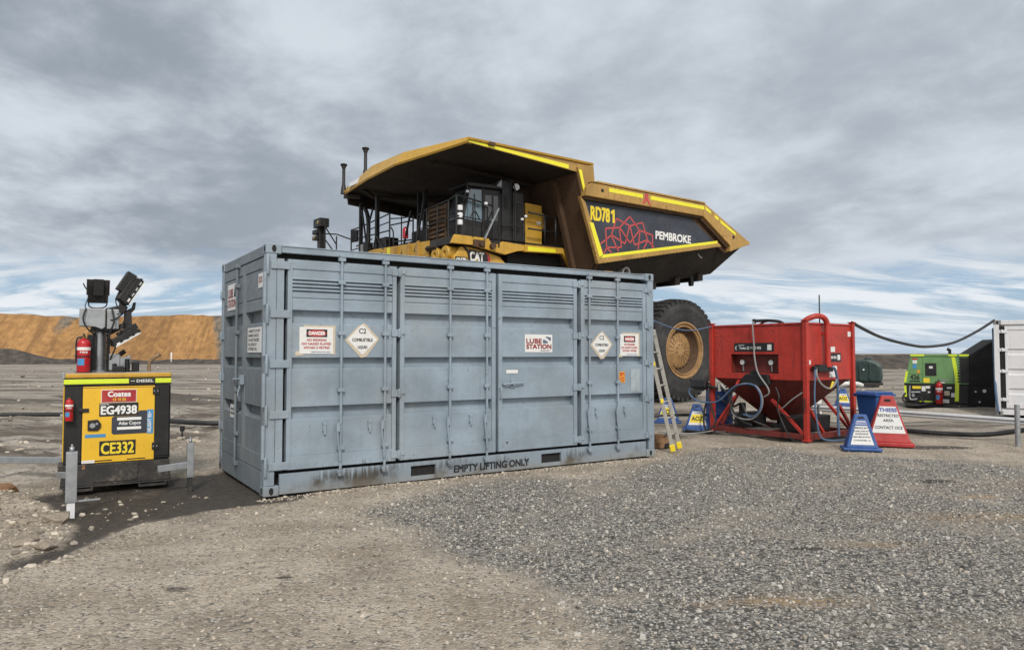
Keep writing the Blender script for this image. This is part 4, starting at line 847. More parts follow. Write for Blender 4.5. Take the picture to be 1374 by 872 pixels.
# ------------------------------------------------------------------ the haul truck behind the container; local x forward, y its left side, z up
def haul_truck():
    t = thing('haul_truck', (3.586, 27.295, 0), 217, 'huge yellow mining haul truck with canopied tipping body and dark emblem panel', 'dump truck')
    LX, LZ = (-1, 0, 0), (0, 0, 1)                       # lettering on the left side reads towards the tail
    def px(z): return 5.0 - (6.95 - z) * .288            # the raked front wall
    def pz(x): return 4.31 + (4.27 - x) * .177           # lower edge of the side panels
    # --- tipping body: shell
    b = B(); th = .08
    for s in (1, -1):
        ya, yb = s * 3.88, s * 3.80
        poly = [(5.06, 7.12), (4.24, 4.31), (-1.64, 5.35), (-2.01, 5.16), (-3.15, 5.56), (-.6, 6.66), (4.36, 6.68), (4.40, 7.28)]
        b.prism(poly, 'y', min(ya, yb), max(ya, yb))
    body = b.out('dump_body', 'bodybrown', t, .01)
    b = B()
    for s in (1, -1):      # sloping underside plates
        q = [(4.22, s * 3.86, pz(4.22) + .03), (-1.66, s * 3.86, pz(-1.66) + .03), (-2.6, s * 2.8, 4.56), (3.97, s * 2.8, 3.40)]
        b.hexa(q + [(x, y - s * .05, z + .07) for x, y, z in q])
        q = [(-1.66, s * 3.86, 5.36), (-3.12, s * 3.86, 5.55), (-3.2, s * 2.8, 5.05), (-2.6, s * 2.8, 4.56)]
        b.hexa(q + [(x, y - s * .05, z + .07) for x, y, z in q])
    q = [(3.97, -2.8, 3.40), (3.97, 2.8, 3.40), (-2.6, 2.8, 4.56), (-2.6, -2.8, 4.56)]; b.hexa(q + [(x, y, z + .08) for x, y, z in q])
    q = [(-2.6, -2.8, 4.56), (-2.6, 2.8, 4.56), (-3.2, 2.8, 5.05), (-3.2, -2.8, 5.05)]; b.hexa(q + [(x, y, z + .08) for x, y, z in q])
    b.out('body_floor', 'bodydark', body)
    for k in range(5):
        x = 3.1 - k * 1.25; z = pz(x) - .95; b = B()
        b.hexa([(x, -3.0, z - .2), (x + .25, -3.0, z - .24), (x + .25, 3.0, z - .24), (x, 3.0, z - .2), (x, -3.0, z + .08), (x + .25, -3.0, z + .04), (x + .25, 3.0, z + .04), (x, 3.0, z + .08)])
        b.out('floor_beam', 'bodydark', body)
    b = B(); q = [(px(6.98), -3.86, 6.98), (px(6.98), 3.86, 6.98), (4.20, 3.86, 4.33), (3.95, 2.8, 3.42), (3.95, -2.8, 3.42), (4.20, -3.86, 4.33)]
    v = [b.bm.verts.new(p) for p in q]; w = [b.bm.verts.new((x - .1, y, z)) for x, y, z in q]; b._f(v); b._f(w[::-1])
    for i in range(6): b._f([v[i], v[(i + 1) % 6], w[(i + 1) % 6], w[i]])
    b.out('front_wall', 'bodybrown', body)
    for y in (-2.9, -1.45, 0, 1.45, 2.9):
        b = B(); b.hexa([(px(6.9) , y - .08, 6.9), (px(6.9) , y + .08, 6.9), (px(3.6), y + .08, 3.6), (px(3.6), y - .08, 3.6), (px(6.9) + .16, y - .08, 6.85), (px(6.9) + .16, y + .08, 6.85), (px(3.6) + .16, y + .08, 3.6), (px(3.6) + .16, y - .08, 3.6)])
        b.out('wall_rib', 'bodybrown', body)
    # --- rails framing each side
    for s in (1, -1):
        def yy(a, c): return (min(s * a, s * c), max(s * a, s * c))
        b = B(); b.prism([(4.24, 4.31), (-1.68, 5.358), (-1.47, 5.49), (4.09, 4.56)], 'y', *yy(3.86, 3.99))
        for k in range(34): x = 4.05 - k * .168; b.cyl((x, s * 3.985, pz(x) + .035), (x, s * 4.005, pz(x) + .035), .022, n=6)
        b.out('lower_rail', 'bodyyellow', body, .006)
        b = B(); b.prism([(4.24, 4.315), (4.09, 4.565), (4.76, 6.10), (4.97, 6.27)], 'y', *yy(3.86, 3.985)); b.out('front_rail', 'bodyyellow', body, .01)
        b = B(); b.prism([(4.78, 6.30), (5.06, 7.12), (4.42, 7.28), (4.36, 6.70)], 'y', *yy(3.86, 3.97)); b.out('front_rail', 'bodyyellow', body, .01)
        b = B(); p1 = [(4.86, 6.27), (4.80, 6.55), (4.62, 6.69), (-.60, 6.69), (-.53, 6.27)]
        b.prism(p1, 'y', *(yy(3.86, 4.12) if s > 0 else yy(3.86, 4.12))); b.out('top_rail', 'bodyyellow', body, .02)
        b = B(); b.prism([(4.66, 6.70), (4.40, 6.76), (-.62, 6.755), (-.62, 6.70)], 'y', *yy(3.80, 4.15)); b.out('rail_cap', 'bodyyellow', body, .01)
        b = B(); b.prism([(-.56, 6.27), (-.62, 6.73), (-3.16, 5.62), (-3.16, 5.55), (-2.03, 5.20), (-2.03, 5.40)], 'y', *yy(3.86, 4.11)); b.out('tail_rail', 'bodyyellow', body, .015)
        b = B(); b.prism([(4.80, 6.19), (-.50, 6.21), (-.50, 6.26), (4.84, 6.26)], 'y', *yy(3.86, 4.02)); b.prism([(-.50, 6.20), (-1.96, 5.33), (-2.02, 5.385), (-.53, 6.26)], 'y', *yy(3.86, 4.02)); b.out('rail_web', 'bodybrown', body)
        # recessed emblem panel
        b = B(); b.prism([(4.76, 6.09), (4.09, 4.565), (-1.44, 5.495), (-.16, 6.20), (4.80, 6.18)], 'y', *yy(3.878, 3.892)); pn = b.out('emblem_panel', 'panelblue', body)
        # reflective tape
        y0 = s * 3.992
        b = B(); b.prism([(4.30, 4.90), (4.13, 4.52), (-1.33, 5.455), (-1.38, 5.52), (4.03, 4.62), (4.25, 5.12), (4.42, 5.44), (4.56, 5.50)][0:0] + [(4.135, 4.49), (-1.45, 5.44), (-1.45, 5.535), (4.05, 4.60)], 'y', *yy(3.9905, 3.9945)); b.out('tape', 'reflective', body)
        b = B(); b.prism([(4.215, 4.50), (4.06, 4.595), (4.46, 5.52), (4.62, 5.52)], 'y', *yy(3.9955, 3.999)); b.out('tape', 'reflective', body)
        for a, c in ((3.92, 2.44), (2.08, -.58)):
            b = B(); b.box(c, a, *yy(4.121, 4.124), 6.50, 6.62); b.out('tape', 'reflective', body)
        for (xa, za), (xb, zb) in (((-.66, 6.62), (-.95, 6.49)), ((-1.15, 6.40), (-1.36, 6.31)), ((-1.46, 6.26), (-2.32, 5.885))):
            b = B(); b.prism([(xa, za), (xb, zb), (xb - .02, zb - .10), (xa - .02, za - .12)], 'y', *yy(4.111, 4.115)); b.out('tape', 'reflective', body)
        b = B(); b.prism([(4.80, 6.34), (4.72, 6.36), (4.90, 7.05), (5.02, 7.05)], 'y', *yy(3.971, 3.975)); b.out('tape', 'reflective', body)
        for x, z in ((4.20, 6.50), (-2.20, 5.72)):
            b = B(); b.cyl((x, s * 4.10, z), (x, s * 4.128, z), .055, n=14); b.out('rail_hole', 'dark', body)
        b = B()
        for (xa, za), (xb, zb) in (((2.20, 6.45), (2.34, 6.66)), ((2.20, 6.66), (2.34, 6.45)), ((2.20, 6.45), (2.10, 6.30)), ((2.30, 6.55), (2.42, 6.33))):
            b.bar((xa, s * 4.127, za), (xb, s * 4.127, zb), .07, .006, (0, 1, 0))
        b.prism([(2.12, 6.32), (2.26, 6.68), (2.40, 6.32), (2.26, 6.45)], 'y', *yy(4.125, 4.131)); b.out('arrow_mark', 'rosette', body)
        # lettering and the rosette (whole ring of overlapping petals, cut by the panel's lower edge)
        ux, o = ((-1, 0, 0), (0, 3.8945, 0)) if s > 0 else ((1, 0, 0), (0, -3.8945, 0))
        if s > 0:
            letters([('RD78', -4.46, -3.68, 5.63, 6.04, .022)], pn, 'txyellow', o, ux, LZ); b = B(); b.prism([(3.62, 5.97), (3.62, 5.89), (3.55, 5.93), (3.55, 5.63), (3.46, 5.63), (3.46, 6.04), (3.53, 6.04)], 'y', 3.8935, 3.8946); b.out('lettering', 'txyellow', pn)
            letters([('PEMBROKE', -1.60, .14, 5.33, 5.58, .025)], pn, 'txwhite', (0, 3.8946, 0), ux, LZ)
            b = B(); cx, cz = 2.80, 4.62; hw = .024; yl = 3.8955
            def ok(x, z): return z > 4.565 + (4.09 - x) * .168 + .05 and x < 4.62 - (5.98 - z) * .43
            def seg(p, q):
                n_ = 26; run = []
                def flush():
                    if len(run) > 1:
                        a, c = run[0], run[-1]; b.bar((a[0], yl, a[1]), (c[0], yl, c[1]), .005, hw * 2, (0, 0, 1)) if False else None
                        dx, dz = c[0] - a[0], c[1] - a[1]; L = math.hypot(dx, dz)
                        if L > .03:
                            nx, nz = -dz / L * hw, dx / L * hw
                            b.face((a[0] + nx, yl, a[1] + nz), (c[0] + nx, yl, c[1] + nz), (c[0] - nx, yl, c[1] - nz), (a[0] - nx, yl, a[1] - nz))
                    run.clear()
                for i in range(n_ + 1):
                    x, z = p[0] + (q[0] - p[0]) * i / n_, p[1] + (q[1] - p[1]) * i / n_
                    if ok(x, z): run.append((x, z))
                    else: flush()
                flush()
            NP = 14
            for k in range(NP):
                a = math.pi / 2 + k * 2 * math.pi / NP
                P = lambda r, da: (cx + r * 1.02 * math.cos(a + da), cz + r * .98 * math.sin(a + da))
                d1 = 2 * math.pi / NP
                # each petal: a kite crossing its neighbours
                for q in (-1, 1): seg(P(1.32, 0), P(1.02, q * d1 * .98)); seg(P(1.02, q * d1 * .98), P(.47, 0))
            b.out('rosette_emblem', 'rosette', pn)
    # --- canopy over the cab
    crest = [(8.92, 3.97, 7.31), (9.33, 1.2, 7.45), (9.2, -1.1, 7.56), (8.80, -3.97, 7.42)]
    low = [(8.98, 3.95, 7.19), (9.50, .95, 7.13), (9.36, -1.2, 7.14), (8.90, -3.95, 7.22)]
    rear = [(4.42, 3.97, 7.33), (4.42, 1.2, 7.45), (4.42, -1.1, 7.52), (4.42, -3.97, 7.42)]
    under = [(4.99, 3.86, 6.98), (4.99, .95, 6.98), (4.99, -1.2, 6.98), (4.99, -3.86, 6.90)]
    b = B(); V = [[b.bm.verts.new(p) for p in L] for L in (rear, crest, low)]
    for L, N in zip(V, V[1:]):
        for i in range(3): b._f([L[i], L[i + 1], N[i + 1], N[i]])
    V2 = [[b.bm.verts.new((x - .03, y * .995, z - .05)) for x, y, z in L] for L in (rear, crest, low)]
    for L, N in zip(V2, V2[1:]):
        for i in range(3): b._f([N[i], N[i + 1], L[i + 1], L[i]])
    for i in (0, 3):
        for k in range(2): b._f([V[k][i], V[k + 1][i], V2[k + 1][i], V2[k][i]])
    for k in (0, 2):
        for i in range(3): b._f([V[k][i], V[k][i + 1], V2[k][i + 1], V2[k][i]])
    can = b.out('canopy', 'yellow', body)
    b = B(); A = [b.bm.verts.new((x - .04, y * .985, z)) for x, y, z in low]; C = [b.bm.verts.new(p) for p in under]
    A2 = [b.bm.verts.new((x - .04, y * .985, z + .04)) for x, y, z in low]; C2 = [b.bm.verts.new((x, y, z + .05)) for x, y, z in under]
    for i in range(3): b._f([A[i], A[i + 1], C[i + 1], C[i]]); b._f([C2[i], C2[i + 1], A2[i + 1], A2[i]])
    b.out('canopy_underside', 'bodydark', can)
    b = B(); b.hexa([(8.95, 3.80, 7.19), (8.95, 3.90, 7.19), (5.02, 3.90, 6.99), (5.02, 3.80, 6.99), (8.90, 3.80, 7.26), (8.90, 3.90, 7.26), (4.5, 3.90, 7.29), (4.5, 3.80, 7.29)]); b.out('canopy_side', 'bodyyellow', can)
    b = B(); b.prism([(8.86, 7.20), (5.35, 7.025), (5.35, 7.15), (8.86, 7.265)], 'y', 3.902, 3.906); b.out('tape', 'reflective', can)
    b = B(); b.box(8.05, 8.25, 3.90, 3.98, 7.22, 7.30); b.out('bracket', 'bodybrown', can)
    b = B(); b.hexa([(8.74, -3.95, 6.84), (8.74, -3.85, 6.84), (5.0, -3.85, 6.55), (5.0, -3.95, 6.55), (8.80, -3.95, 7.24), (8.80, -3.85, 7.24), (5.0, -3.85, 7.0), (5.0, -3.95, 7.0)])
    b.bar((8.9, -3.88, 7.10), (8.55, -3.3, 7.02), .10, .14); b.out('canopy_beam', 'bodydark', can)
    b = B(); b.bar((8.75, -2.7, 7.16), (8.35, -2.8, 6.98), .14, .10); b.bar((8.35, -2.8, 6.99), (5.1, -1.2, 6.86), .12, .14); b.bar((8.8, 1.9, 7.10), (5.1, 1.9, 6.92), .10, .10); b.out('canopy_stiffener', 'bodydark', can)
    b = B(); q = [(8.955, -2.25, 7.46), (8.935, -3.15, 7.42), (8.99, -3.15, 7.26), (9.05, -2.25, 7.24)]; q = [(x + .10, y, z) for x, y, z in q]; b.face(*q); b.face(*[(x - .01, y, z) for x, y, z in q[::-1]]); o = b.out('lip_decal', 'white', can)
    for y, x, h in ((-2.16, 8.93, 1.06), (-3.96, 8.9, 1.06)):
        b = B(); z = 7.36 if y > -3 else 7.2
        b.lathe([(0, 0), (.11, 0), (.10, .08), (.075, .28), (.055, .34), (.055, h - .16), (.075, h - .15), (.075, h - .10), (.115, h - .06), (.125, h - .02), (.10, h), (0, h)], (x, y, z), n=14); b.out('breather_post', 'black', can)
    b = B(); b.bar((8.9, -3.95, 7.25), (8.93, -2.2, 7.45), .06, .05); b.bar((8.9, -3.6, 7.36), (8.92, -2.6, 7.47), .05, .08); b.out('lip_bracket', 'bodyyellow', can)
    # bits hanging under the body
    b = B(); b.box(3.25, 3.6, 3.0, 3.6, 3.98, 4.20); b.out('body_stop', 'bodyyellow', body, .01)
    b = B(); b.lathe([(.12, -.2), (.17, -.2), (.17, .2), (.12, .2), (.12, -.2)], (2.75, 3.5, 4.18), (0, 1, 0), n=18); b.out('exhaust_ring', 'hosegrey', body)
    b = B(); b.box(1.6, 2.2, 2.5, 3.3, 3.55, 4.35); b.out('body_pivot', 'bodybrown', body, .02)
    b = B(); b.cyl((.55, 2.65, 4.2), (.62, 2.65, 2.55), .035, n=8); b.out('rock_ejector', 'black', body)
    b = B(); b.prism([(-1.35, 4.5), (-1.65, 4.5), (-1.55, 4.05), (-1.45, 4.05)], 'y', 2.72, 2.86); b.out('lug', 'black', body)
    b = B(); b.tube([(-.75, 3.7, 5.05), (-.85, 3.72, 4.95), (-.95, 3.7, 4.93)], .03, 6); b.out('hook', 'galv', body)
    # --- wheels
    def wheel(x, y0, y1, s):
        """tyre between y0 (inner) and y1 (outer)"""
        w = y1 - y0; c = (x, s * y0, 1.73); ax = (0, s, 0)
        b = B(); prof = [(.92, .06), (1.05, .02), (1.35, -.02), (1.58, .03), (1.67, .10), (1.68, .12), (1.68, w - .12), (1.67, w - .10), (1.58, w - .03), (1.42, w + .005), (1.40, w + .012), (1.36, w + .012), (1.34, w + .004), (1.20, w + .012), (1.05, w - .01), (.97, w - .03), (.955, w - .02), (.92, w - .03), (.90, w - .05)]
        b.lathe(prof, c, ax, 56)
        for k in range(44):
            for side in (0, 1):
                a = 2 * math.pi * (k + .5 * side) / 44; rt = Matrix.Rotation(a, 3, 'Y'); d = rt @ Vector((0, 0, 1)); u = rt @ Vector((1, 0, 0))
                h0, h1 = ((w - .02, w * .52) if side else (.02, w * .48)); sk = .05 if side else -.05
                pts = []
                for r_, ta in ((1.58, .082), (1.755, .070)):
                    for hh, o_ in ((h0, 0), (h1, sk)):
                        for q in ((-1, 1) if hh == h0 else (1, -1)):
                            rr = r_ - (.05 if hh == h0 and r_ > 1.7 else 0)
                            pts.append(Vector(c) + Vector(ax) * hh + d * rr + u * (q * ta + o_))
                b.hexa(pts)
        ty = b.out('tyre', 'rubber', t)
        b = B(); prof = [(.94, w - .06), (.955, w - .01), (.93, w + .0), (.90, w - .01), (.885, w - .06), (.84, w - .08), (.83, w - .04), (.80, w - .035), (.785, w - .10)]
        b.lathe(prof, c, ax, 48); rim = b.out('rim', 'rimyellow', ty); b = B(); b.lathe([(.786, w - .09), (.72, w - .26), (.66, w - .34), (.58, w - .36)], c, ax, 48); b.out('rim_well', 'bodybrown', rim)
        b = B(); b.lathe([(.66, w - .37), (.60, w - .30), (.57, w - .27), (.30, w - .25), (.27, w - .22), (.12, w - .20), (.0, w - .20)], c, ax, 40)
        for k in range(20):
            a = 2 * math.pi * k / 20; rt = Matrix.Rotation(a, 3, 'Y'); d = rt @ Vector((0, 0, 1)); u = rt @ Vector((1, 0, 0))
            b.bar(Vector(c) + Vector(ax) * (w - .245) + d * .31, Vector(c) + Vector(ax) * (w - .265) + d * .545, .035, .03, ax)
        b.out('hub', 'rimyellow', rim)
        b = B()
        for k in range(20):
            a = 2 * math.pi * (k + .5) / 20; rt = Matrix.Rotation(a, 3, 'Y'); d = rt @ Vector((0, 0, 1)); p = Vector(c) + d * .60
            b.cyl(p + Vector(ax) * (w - .31), p + Vector(ax) * (w - .255), .028, n=6)
        for k in range(8):
            a = 2 * math.pi * (k + .5) / 8; rt = Matrix.Rotation(a, 3, 'Y'); d = rt @ Vector((0, 0, 1)); p = Vector(c) + d * .2
            b.cyl(p + Vector(ax) * (w - .23), p + Vector(ax) * (w - .19), .022, n=6)
        b.out('wheel_nuts', 'bodybrown', rim)
    for s in (1, -1):
        wheel(0, 2.74, 3.74, s); wheel(5.9, 2.45, 3.4, s)
    for s in (1, -1): wheel(0, 1.55, 2.5, s)
    # --- chassis
    b = B()
    for y in (-1.05, .75): b.prism([(-1.2, 2.5), (-1.2, 3.25), (3.8, 3.25), (4.6, 3.0), (8.3, 2.6), (8.3, 1.9), (4.5, 2.1), (1.2, 2.2)], 'y', y, y + .3)
    b.box(7.9, 8.3, -1.2, 1.2, 1.7, 2.8); b.out('chassis', 'yellow', t, .02)
    b = B(); b.cyl((0, -2.6, 1.7), (0, 2.6, 1.7), .62, n=20); b.obox((0, 0, 1.75), (1.6, 1.4, 1.4)); b.cyl((5.9, -2.6, 1.75), (5.9, 2.6, 1.75), .35, n=16); b.out('axle', 'bodyyellow', t, .05)
    for p, q, r in (((5.9, 1.6, 1.9), (5.9, 1.6, 3.9), .25), ((5.9, -1.6, 1.9), (5.9, -1.6, 3.9), .25), ((2.6, 1.45, 1.9), (1.9, 1.45, 4.0), .2), ((2.6, -1.45, 1.9), (1.9, -1.45, 4.0), .2)): b = B(); b.cyl(p, q, r, n=16); b.out('ram', 'yellow', t)
    b = B(); b.cyl((3.4, 1.7, 1.95), (1.9, 1.7, 1.95), .55, n=20); b.out('fuel_tank', 'yellow', t)
    b = B(); b.prism([(8.75, .9), (8.95, 1.5), (8.8, 2.4), (8.4, 2.4), (8.4, .9)], 'y', -3.5, 3.5); b.out('bumper', 'yellow', t, .05)
    b = B(); b.box(7.4, 8.35, -1.5, 1.5, 2.4, 4.5)
    for k in range(14): b.box(8.35, 8.38, -1.45, 1.45, 2.5 + k * .14, 2.57 + k * .14)
    b.out('radiator', 'black', t, .01)
    for s in (1, -1):
        b = B(); b.box(8.35, 8.42, s * 2.2 - .6, s * 2.2 + .6, 2.5, 3.2); b.cyl((8.42, s * 2.5, 2.85), (8.45, s * 2.5, 2.85), .18, n=14); b.cyl((8.42, s * 1.95, 2.85), (8.45, s * 1.95, 2.85), .18, n=14); b.out('headlight', 'black', t, .01)
    # --- deck, fascia, fender panels
    b = B(); b.box(5.95, 8.45, -4.1, 1.3, 4.72, 4.84); b.box(5.95, 8.5, 1.3, 2.58, 4.72, 4.92); dk = b.out('deck', 'dirtyblack', t)
    b = B(); b.prism([(-4.1, 4.55), (-4.1, 4.98), (-2.4, 5.10), (1.25, 4.94), (1.25, 4.55)], 'x', 8.46, 8.52); b.box(8.3, 8.52, -4.1, 1.25, 4.48, 4.549); f = b.out('deck_fascia', 'yellow', t, .01)
    b = B(); b.box(8.521, 8.525, -1.38, -1.18, 4.6, 5.04); b.out('tape', 'reflective', f)
    for y in (.05, .62, -.75): b = B(); b.prism([(8.52, 4.5), (8.60, 4.5), (8.60, 4.95), (8.52, 5.02)], 'y', y, y + .10); b.out('fascia_bracket', 'bodyyellow', f)
    b = B(); b.cyl((8.52, -1.75, 4.85), (8.54, -1.75, 4.85), .08, n=12); b.out('fascia_hole', 'dark', f)
    b = B(); b.prism([(8.62, 4.70), (8.50, 4.95), (7.35, 4.94), (7.25, 4.80), (7.0, 4.80), (6.85, 4.90), (6.0, 4.86), (6.0, 4.70), (6.3, 4.66), (6.75, 4.52), (7.2, 4.58), (7.9, 4.70)], 'y', 2.58, 2.68); sk = b.out('deck_side', 'yellow', t, .01)
    b = B(); b.box(7.5, 7.9, 2.681, 2.72, 4.66, 4.86); b.cyl((7.65, 2.72, 4.74), (7.65, 2.80, 4.74), .07, n=10); b.cyl((7.25, 2.70, 4.72), (7.25, 2.80, 4.72), .09, n=10); b.out('hose_fitting', 'bodybrown', sk)
    b = B(); b.prism([(6.05, 4.88), (4.40, 4.90), (3.75, 4.05), (3.95, 4.0), (4.55, 4.72), (6.05, 4.66)], 'y', 2.58, 2.72); st = b.out('step_beam', 'yellow', t, .01)
    b = B(); b.prism([(5.95, 4.70), (4.85, 4.725), (4.85, 4.84), (5.95, 4.83)], 'y', 2.721, 2.725); b.out('tape', 'reflective', st)
    b = B(); b.box(4.45, 6.0, 1.2, 2.7, 4.905, 4.945); b.out('catwalk', 'black', t)
    b = B(); b.prism([(8.40, 3.4), (8.42, 4.35), (8.2, 4.66), (7.9, 4.68), (7.2, 4.56), (6.8, 4.46), (6.4, 4.1), (6.4, 3.4)], 'y', 2.30, 2.50); fe = b.out('fender', 'yellow', t, .03)
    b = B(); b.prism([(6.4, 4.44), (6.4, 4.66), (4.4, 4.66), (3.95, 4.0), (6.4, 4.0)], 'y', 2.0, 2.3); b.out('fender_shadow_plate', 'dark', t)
    b = B(); b.tube([(8.1, 2.51, 4.66), (7.95, 2.52, 4.5), (7.9, 2.52, 4.2), (7.85, 2.52, 3.9)], .035, 8); b.out('fender_hose', 'hoseblack', fe)
    # maker's badge: white letters outlined in black, yellow triangle, red edge
    b = B(); b.prism([(7.92, 4.20), (7.92, 4.60), (7.36, 4.56), (7.28, 4.46), (7.25, 4.34), (7.32, 4.20)], 'y', 2.502, 2.506); bd = b.out('maker_badge', 'txblack', fe)
    b = B(); b.prism([(7.36, 4.555), (7.28, 4.46), (7.25, 4.34), (7.32, 4.20), (7.22, 4.22), (7.16, 4.36), (7.22, 4.50)], 'y', 2.502, 2.507); b.out('badge_edge', 'txred', bd)
    letters([('CAT', -7.88, -7.40, 4.27, 4.53, .03)], bd, 'txwhite', (0, 2.508, 0), LX, LZ)
    b = B(); b.prism([(7.76, 4.215), (7.65, 4.345), (7.53, 4.215)], 'y', 2.5085, 2.5105); b.out('badge_triangle', 'yellow', bd)
    b = B(); b.box(7.98, 8.38, 2.503, 2.507, 4.14, 4.36); p = b.out('model_plate', 'txblack', fe); letters([('6047B', -8.35, -8.01, 4.18, 4.33, .02)], p, 'txwhite', (0, 2.5085, 0), LX, LZ)
    for y in (1.66, 2.2):
        b = B(); b.cyl((7.6, y, 4.47), (8.5, y, 4.47), .21, n=20); b.lathe([(.21, 0), (.22, .02), (.20, .05), (.09, .055), (.07, -.02), (0, -.02)], (8.5, y, 4.47), (1, 0, 0), 20); b.out('air_tank', 'yellow', t)
    b = B(); b.lathe([(0, 0), (.10, 0), (.10, .02), (0, .02)], (8.47, 1.15, 4.82), (1, 0, 0), 12); b.prism([(8.0, 4.72), (8.55, 4.78), (8.62, 4.70), (8.55, 4.62), (8.0, 4.6)], 'y', 1.2, 1.75); b.out('intake_duct', 'bodydark', t, .02)
    # --- louvred cabinet in the middle of the deck
    b = B(); b.box(7.2, 8.0, .42, 1.50, 4.9, 6.10); lc = b.out('grid_cabinet', 'bodydark', t, .01)
    b = B()
    for k in range(8): b.prism([(8.0, 5.0 + k * .135), (8.05, 5.0 + k * .135), (8.0, 5.11 + k * .135)], 'y', .46, 1.46)
    for y in (.46, .96, 1.43): b.box(8.0, 8.055, y - .02, y + .02, 4.95, 6.08)
    b.out('louvre', M['grid'] if 'grid' in M else paint('brown louvre slats', (.17, .10, .05), .6, wear=.5, dirt=(.03, .02, .015), dirt_amt=.8, streak=0, scale=5), lc)
    b = B(); b.box(6.6, 7.6, -3.6, -1.2, 4.85, 5.35); b.box(7.0, 7.9, -.9, .1, 4.85, 5.55); b.out('deck_box', 'black', t, .03)
    # --- cab
    b = B(); b.prism([(6.75, 4.93), (8.12, 4.93), (8.18, 5.42), (7.92, 6.40), (6.75, 6.46)], 'y', 1.72, 2.52); cb = b.out('cab', 'black', t, .05)
    b = B(); b.prism([(6.65, 6.46), (8.05, 6.40), (8.12, 6.44), (8.0, 6.52), (6.65, 6.58)], 'y', 1.66, 2.60); b.out('cab_roof', 'black', cb, .03)
    b = B(); b.prism([(7.46, 5.42), (8.10, 5.45), (7.90, 6.33), (7.50, 6.36)], 'y', 2.521, 2.535); b.out('side_window', 'glass', cb, .01)
    b = B(); b.hexa([(8.185, 1.80, 5.47), (8.185, 2.44, 5.47), (7.955, 2.44, 6.34), (7.955, 1.80, 6.34), (8.20, 1.80, 5.47), (8.20, 2.44, 5.47), (7.97, 2.44, 6.34), (7.97, 1.80, 6.34)]); b.out('windscreen', glass('dark windscreen glass', (.015, .02, .022), .2), cb)
    b = B(); b.tube([(7.72, 2.545, 5.44), (7.74, 2.545, 5.75), (7.76, 2.545, 6.2)], .014, 6); b.tube([(7.92, 2.545, 5.50), (7.74, 2.545, 5.70), (7.58, 2.545, 5.50)], .016, 6); b.out('wiper', 'black', cb)
    b = B(); b.box(7.44, 7.49, 2.52, 2.56, 5.0, 6.42); b.box(6.8, 6.86, 2.52, 2.58, 4.95, 6.3); b.box(6.86, 7.44, 2.521, 2.53, 5.0, 6.3); b.out('cab_door', 'blackplastic', cb, .01)
    b = B(); b.prism([(6.92, 5.50), (7.38, 5.50), (7.38, 6.22), (6.92, 6.25)], 'y', 2.531, 2.537); b.out('door_window', glass('dark door glass', (.012, .015, .017), .2), cb)
    b = B(); b.box(6.45, 6.82, 1.6, 2.62, 4.94, 6.74); b.out('cabinet', 'blackplastic', t, .03)
    b = B(); b.prism([(5.93, 4.95), (6.42, 4.95), (6.42, 6.46), (6.0, 6.46)], 'y', 1.7, 2.60); ca = b.out('cabinet', 'blackplastic', t, .03)
    b = B(); b.prism([(6.82, 6.50), (7.02, 6.52), (6.86, 6.72), (6.82, 6.74)], 'y', 2.45, 2.60); b.out('mirror', 'galv', cb, .01)
    b = B(); b.cyl((6.22, 2.5, 6.46), (6.22, 2.5, 6.52), .02, n=8); b.lathe([(0, -.05), (.09, -.05), (.115, .02), (.115, .04)], (6.22, 2.5, 6.62), (.3, .95, 0), 16); sp = b.out('spotlight', 'black', t); b = B(); b.lathe([(0, .035), (.10, .035)], (6.22, 2.5, 6.62), (.3, .95, 0), 16); b.out('lens', 'lamp', sp)
    # yellow service cabinet behind the cab
    b = B(); b.prism([(5.15, 4.95), (5.80, 4.95), (5.80, 6.22), (5.15, 6.20)], 'y', 1.2, 2.42); yc = b.out('service_cabinet', 'yellow', t, .02)
    b = B(); b.box(5.17, 5.78, 2.421, 2.428, 5.56, 5.575); b.box(5.165, 5.785, 2.421, 2.426, 5.97, 5.98); b.box(4.98, 5.15, 1.8, 2.3, 5.5, 6.0); b.out('cabinet_trim', 'bodyyellow', yc)
    b = B(); b.box(5.2, 5.36, 2.421, 2.426, 5.60, 5.68); b.out('label', 'white', yc)
    # --- handrails and ladder rails
    def rails(name, posts, bars, r=.03, m='black', parent=t):
        b = B()
        for p, q in posts: b.cyl(p, q, r, n=8)
        for pts in bars: b.tube(pts, r * .9, 8, smooth=False)
        return b.out(name, m, parent)
    rails('handrail', [((8.42, y, 4.9), (8.42, y, z)) for y, z in ((.98, 5.93), (2.2, 6.0), (2.62, 6.05))], [[(8.42, .40, 5.80), (8.42, .98, 5.93), (8.42, 2.2, 6.0), (8.42, 2.62, 6.08), (7.9, 2.68, 6.0), (7.2, 2.68, 5.9)], [(8.42, .98, 5.42), (8.42, 2.62, 5.50)]])
    rails('handrail', [((x, 2.68, 4.92), (x, 2.68, 5.86)) for x in (4.82, 5.25)], [[(4.5, 2.68, 5.80), (5.9, 2.68, 5.87)], [(4.5, 2.68, 5.36), (5.9, 2.68, 5.38)]])
    rails('grab_rail', [((7.0, 2.70, 4.72), (7.0, 2.70, 6.28)), ((6.66, 2.72, 5.9), (6.66, 2.72, 6.3))], [[(6.62, 2.66, 6.72), (6.5, 2.72, 6.70), (6.44, 2.74, 6.5), (6.44, 2.74, 4.95)], [(6.44, 2.74, 6.05), (6.22, 2.76, 6.05), (6.15, 2.76, 5.8), (6.15, 2.76, 4.95)], [(6.9, 2.72, 5.33), (6.5, 2.72, 5.40), (6.1, 2.72, 5.36)]], .024)
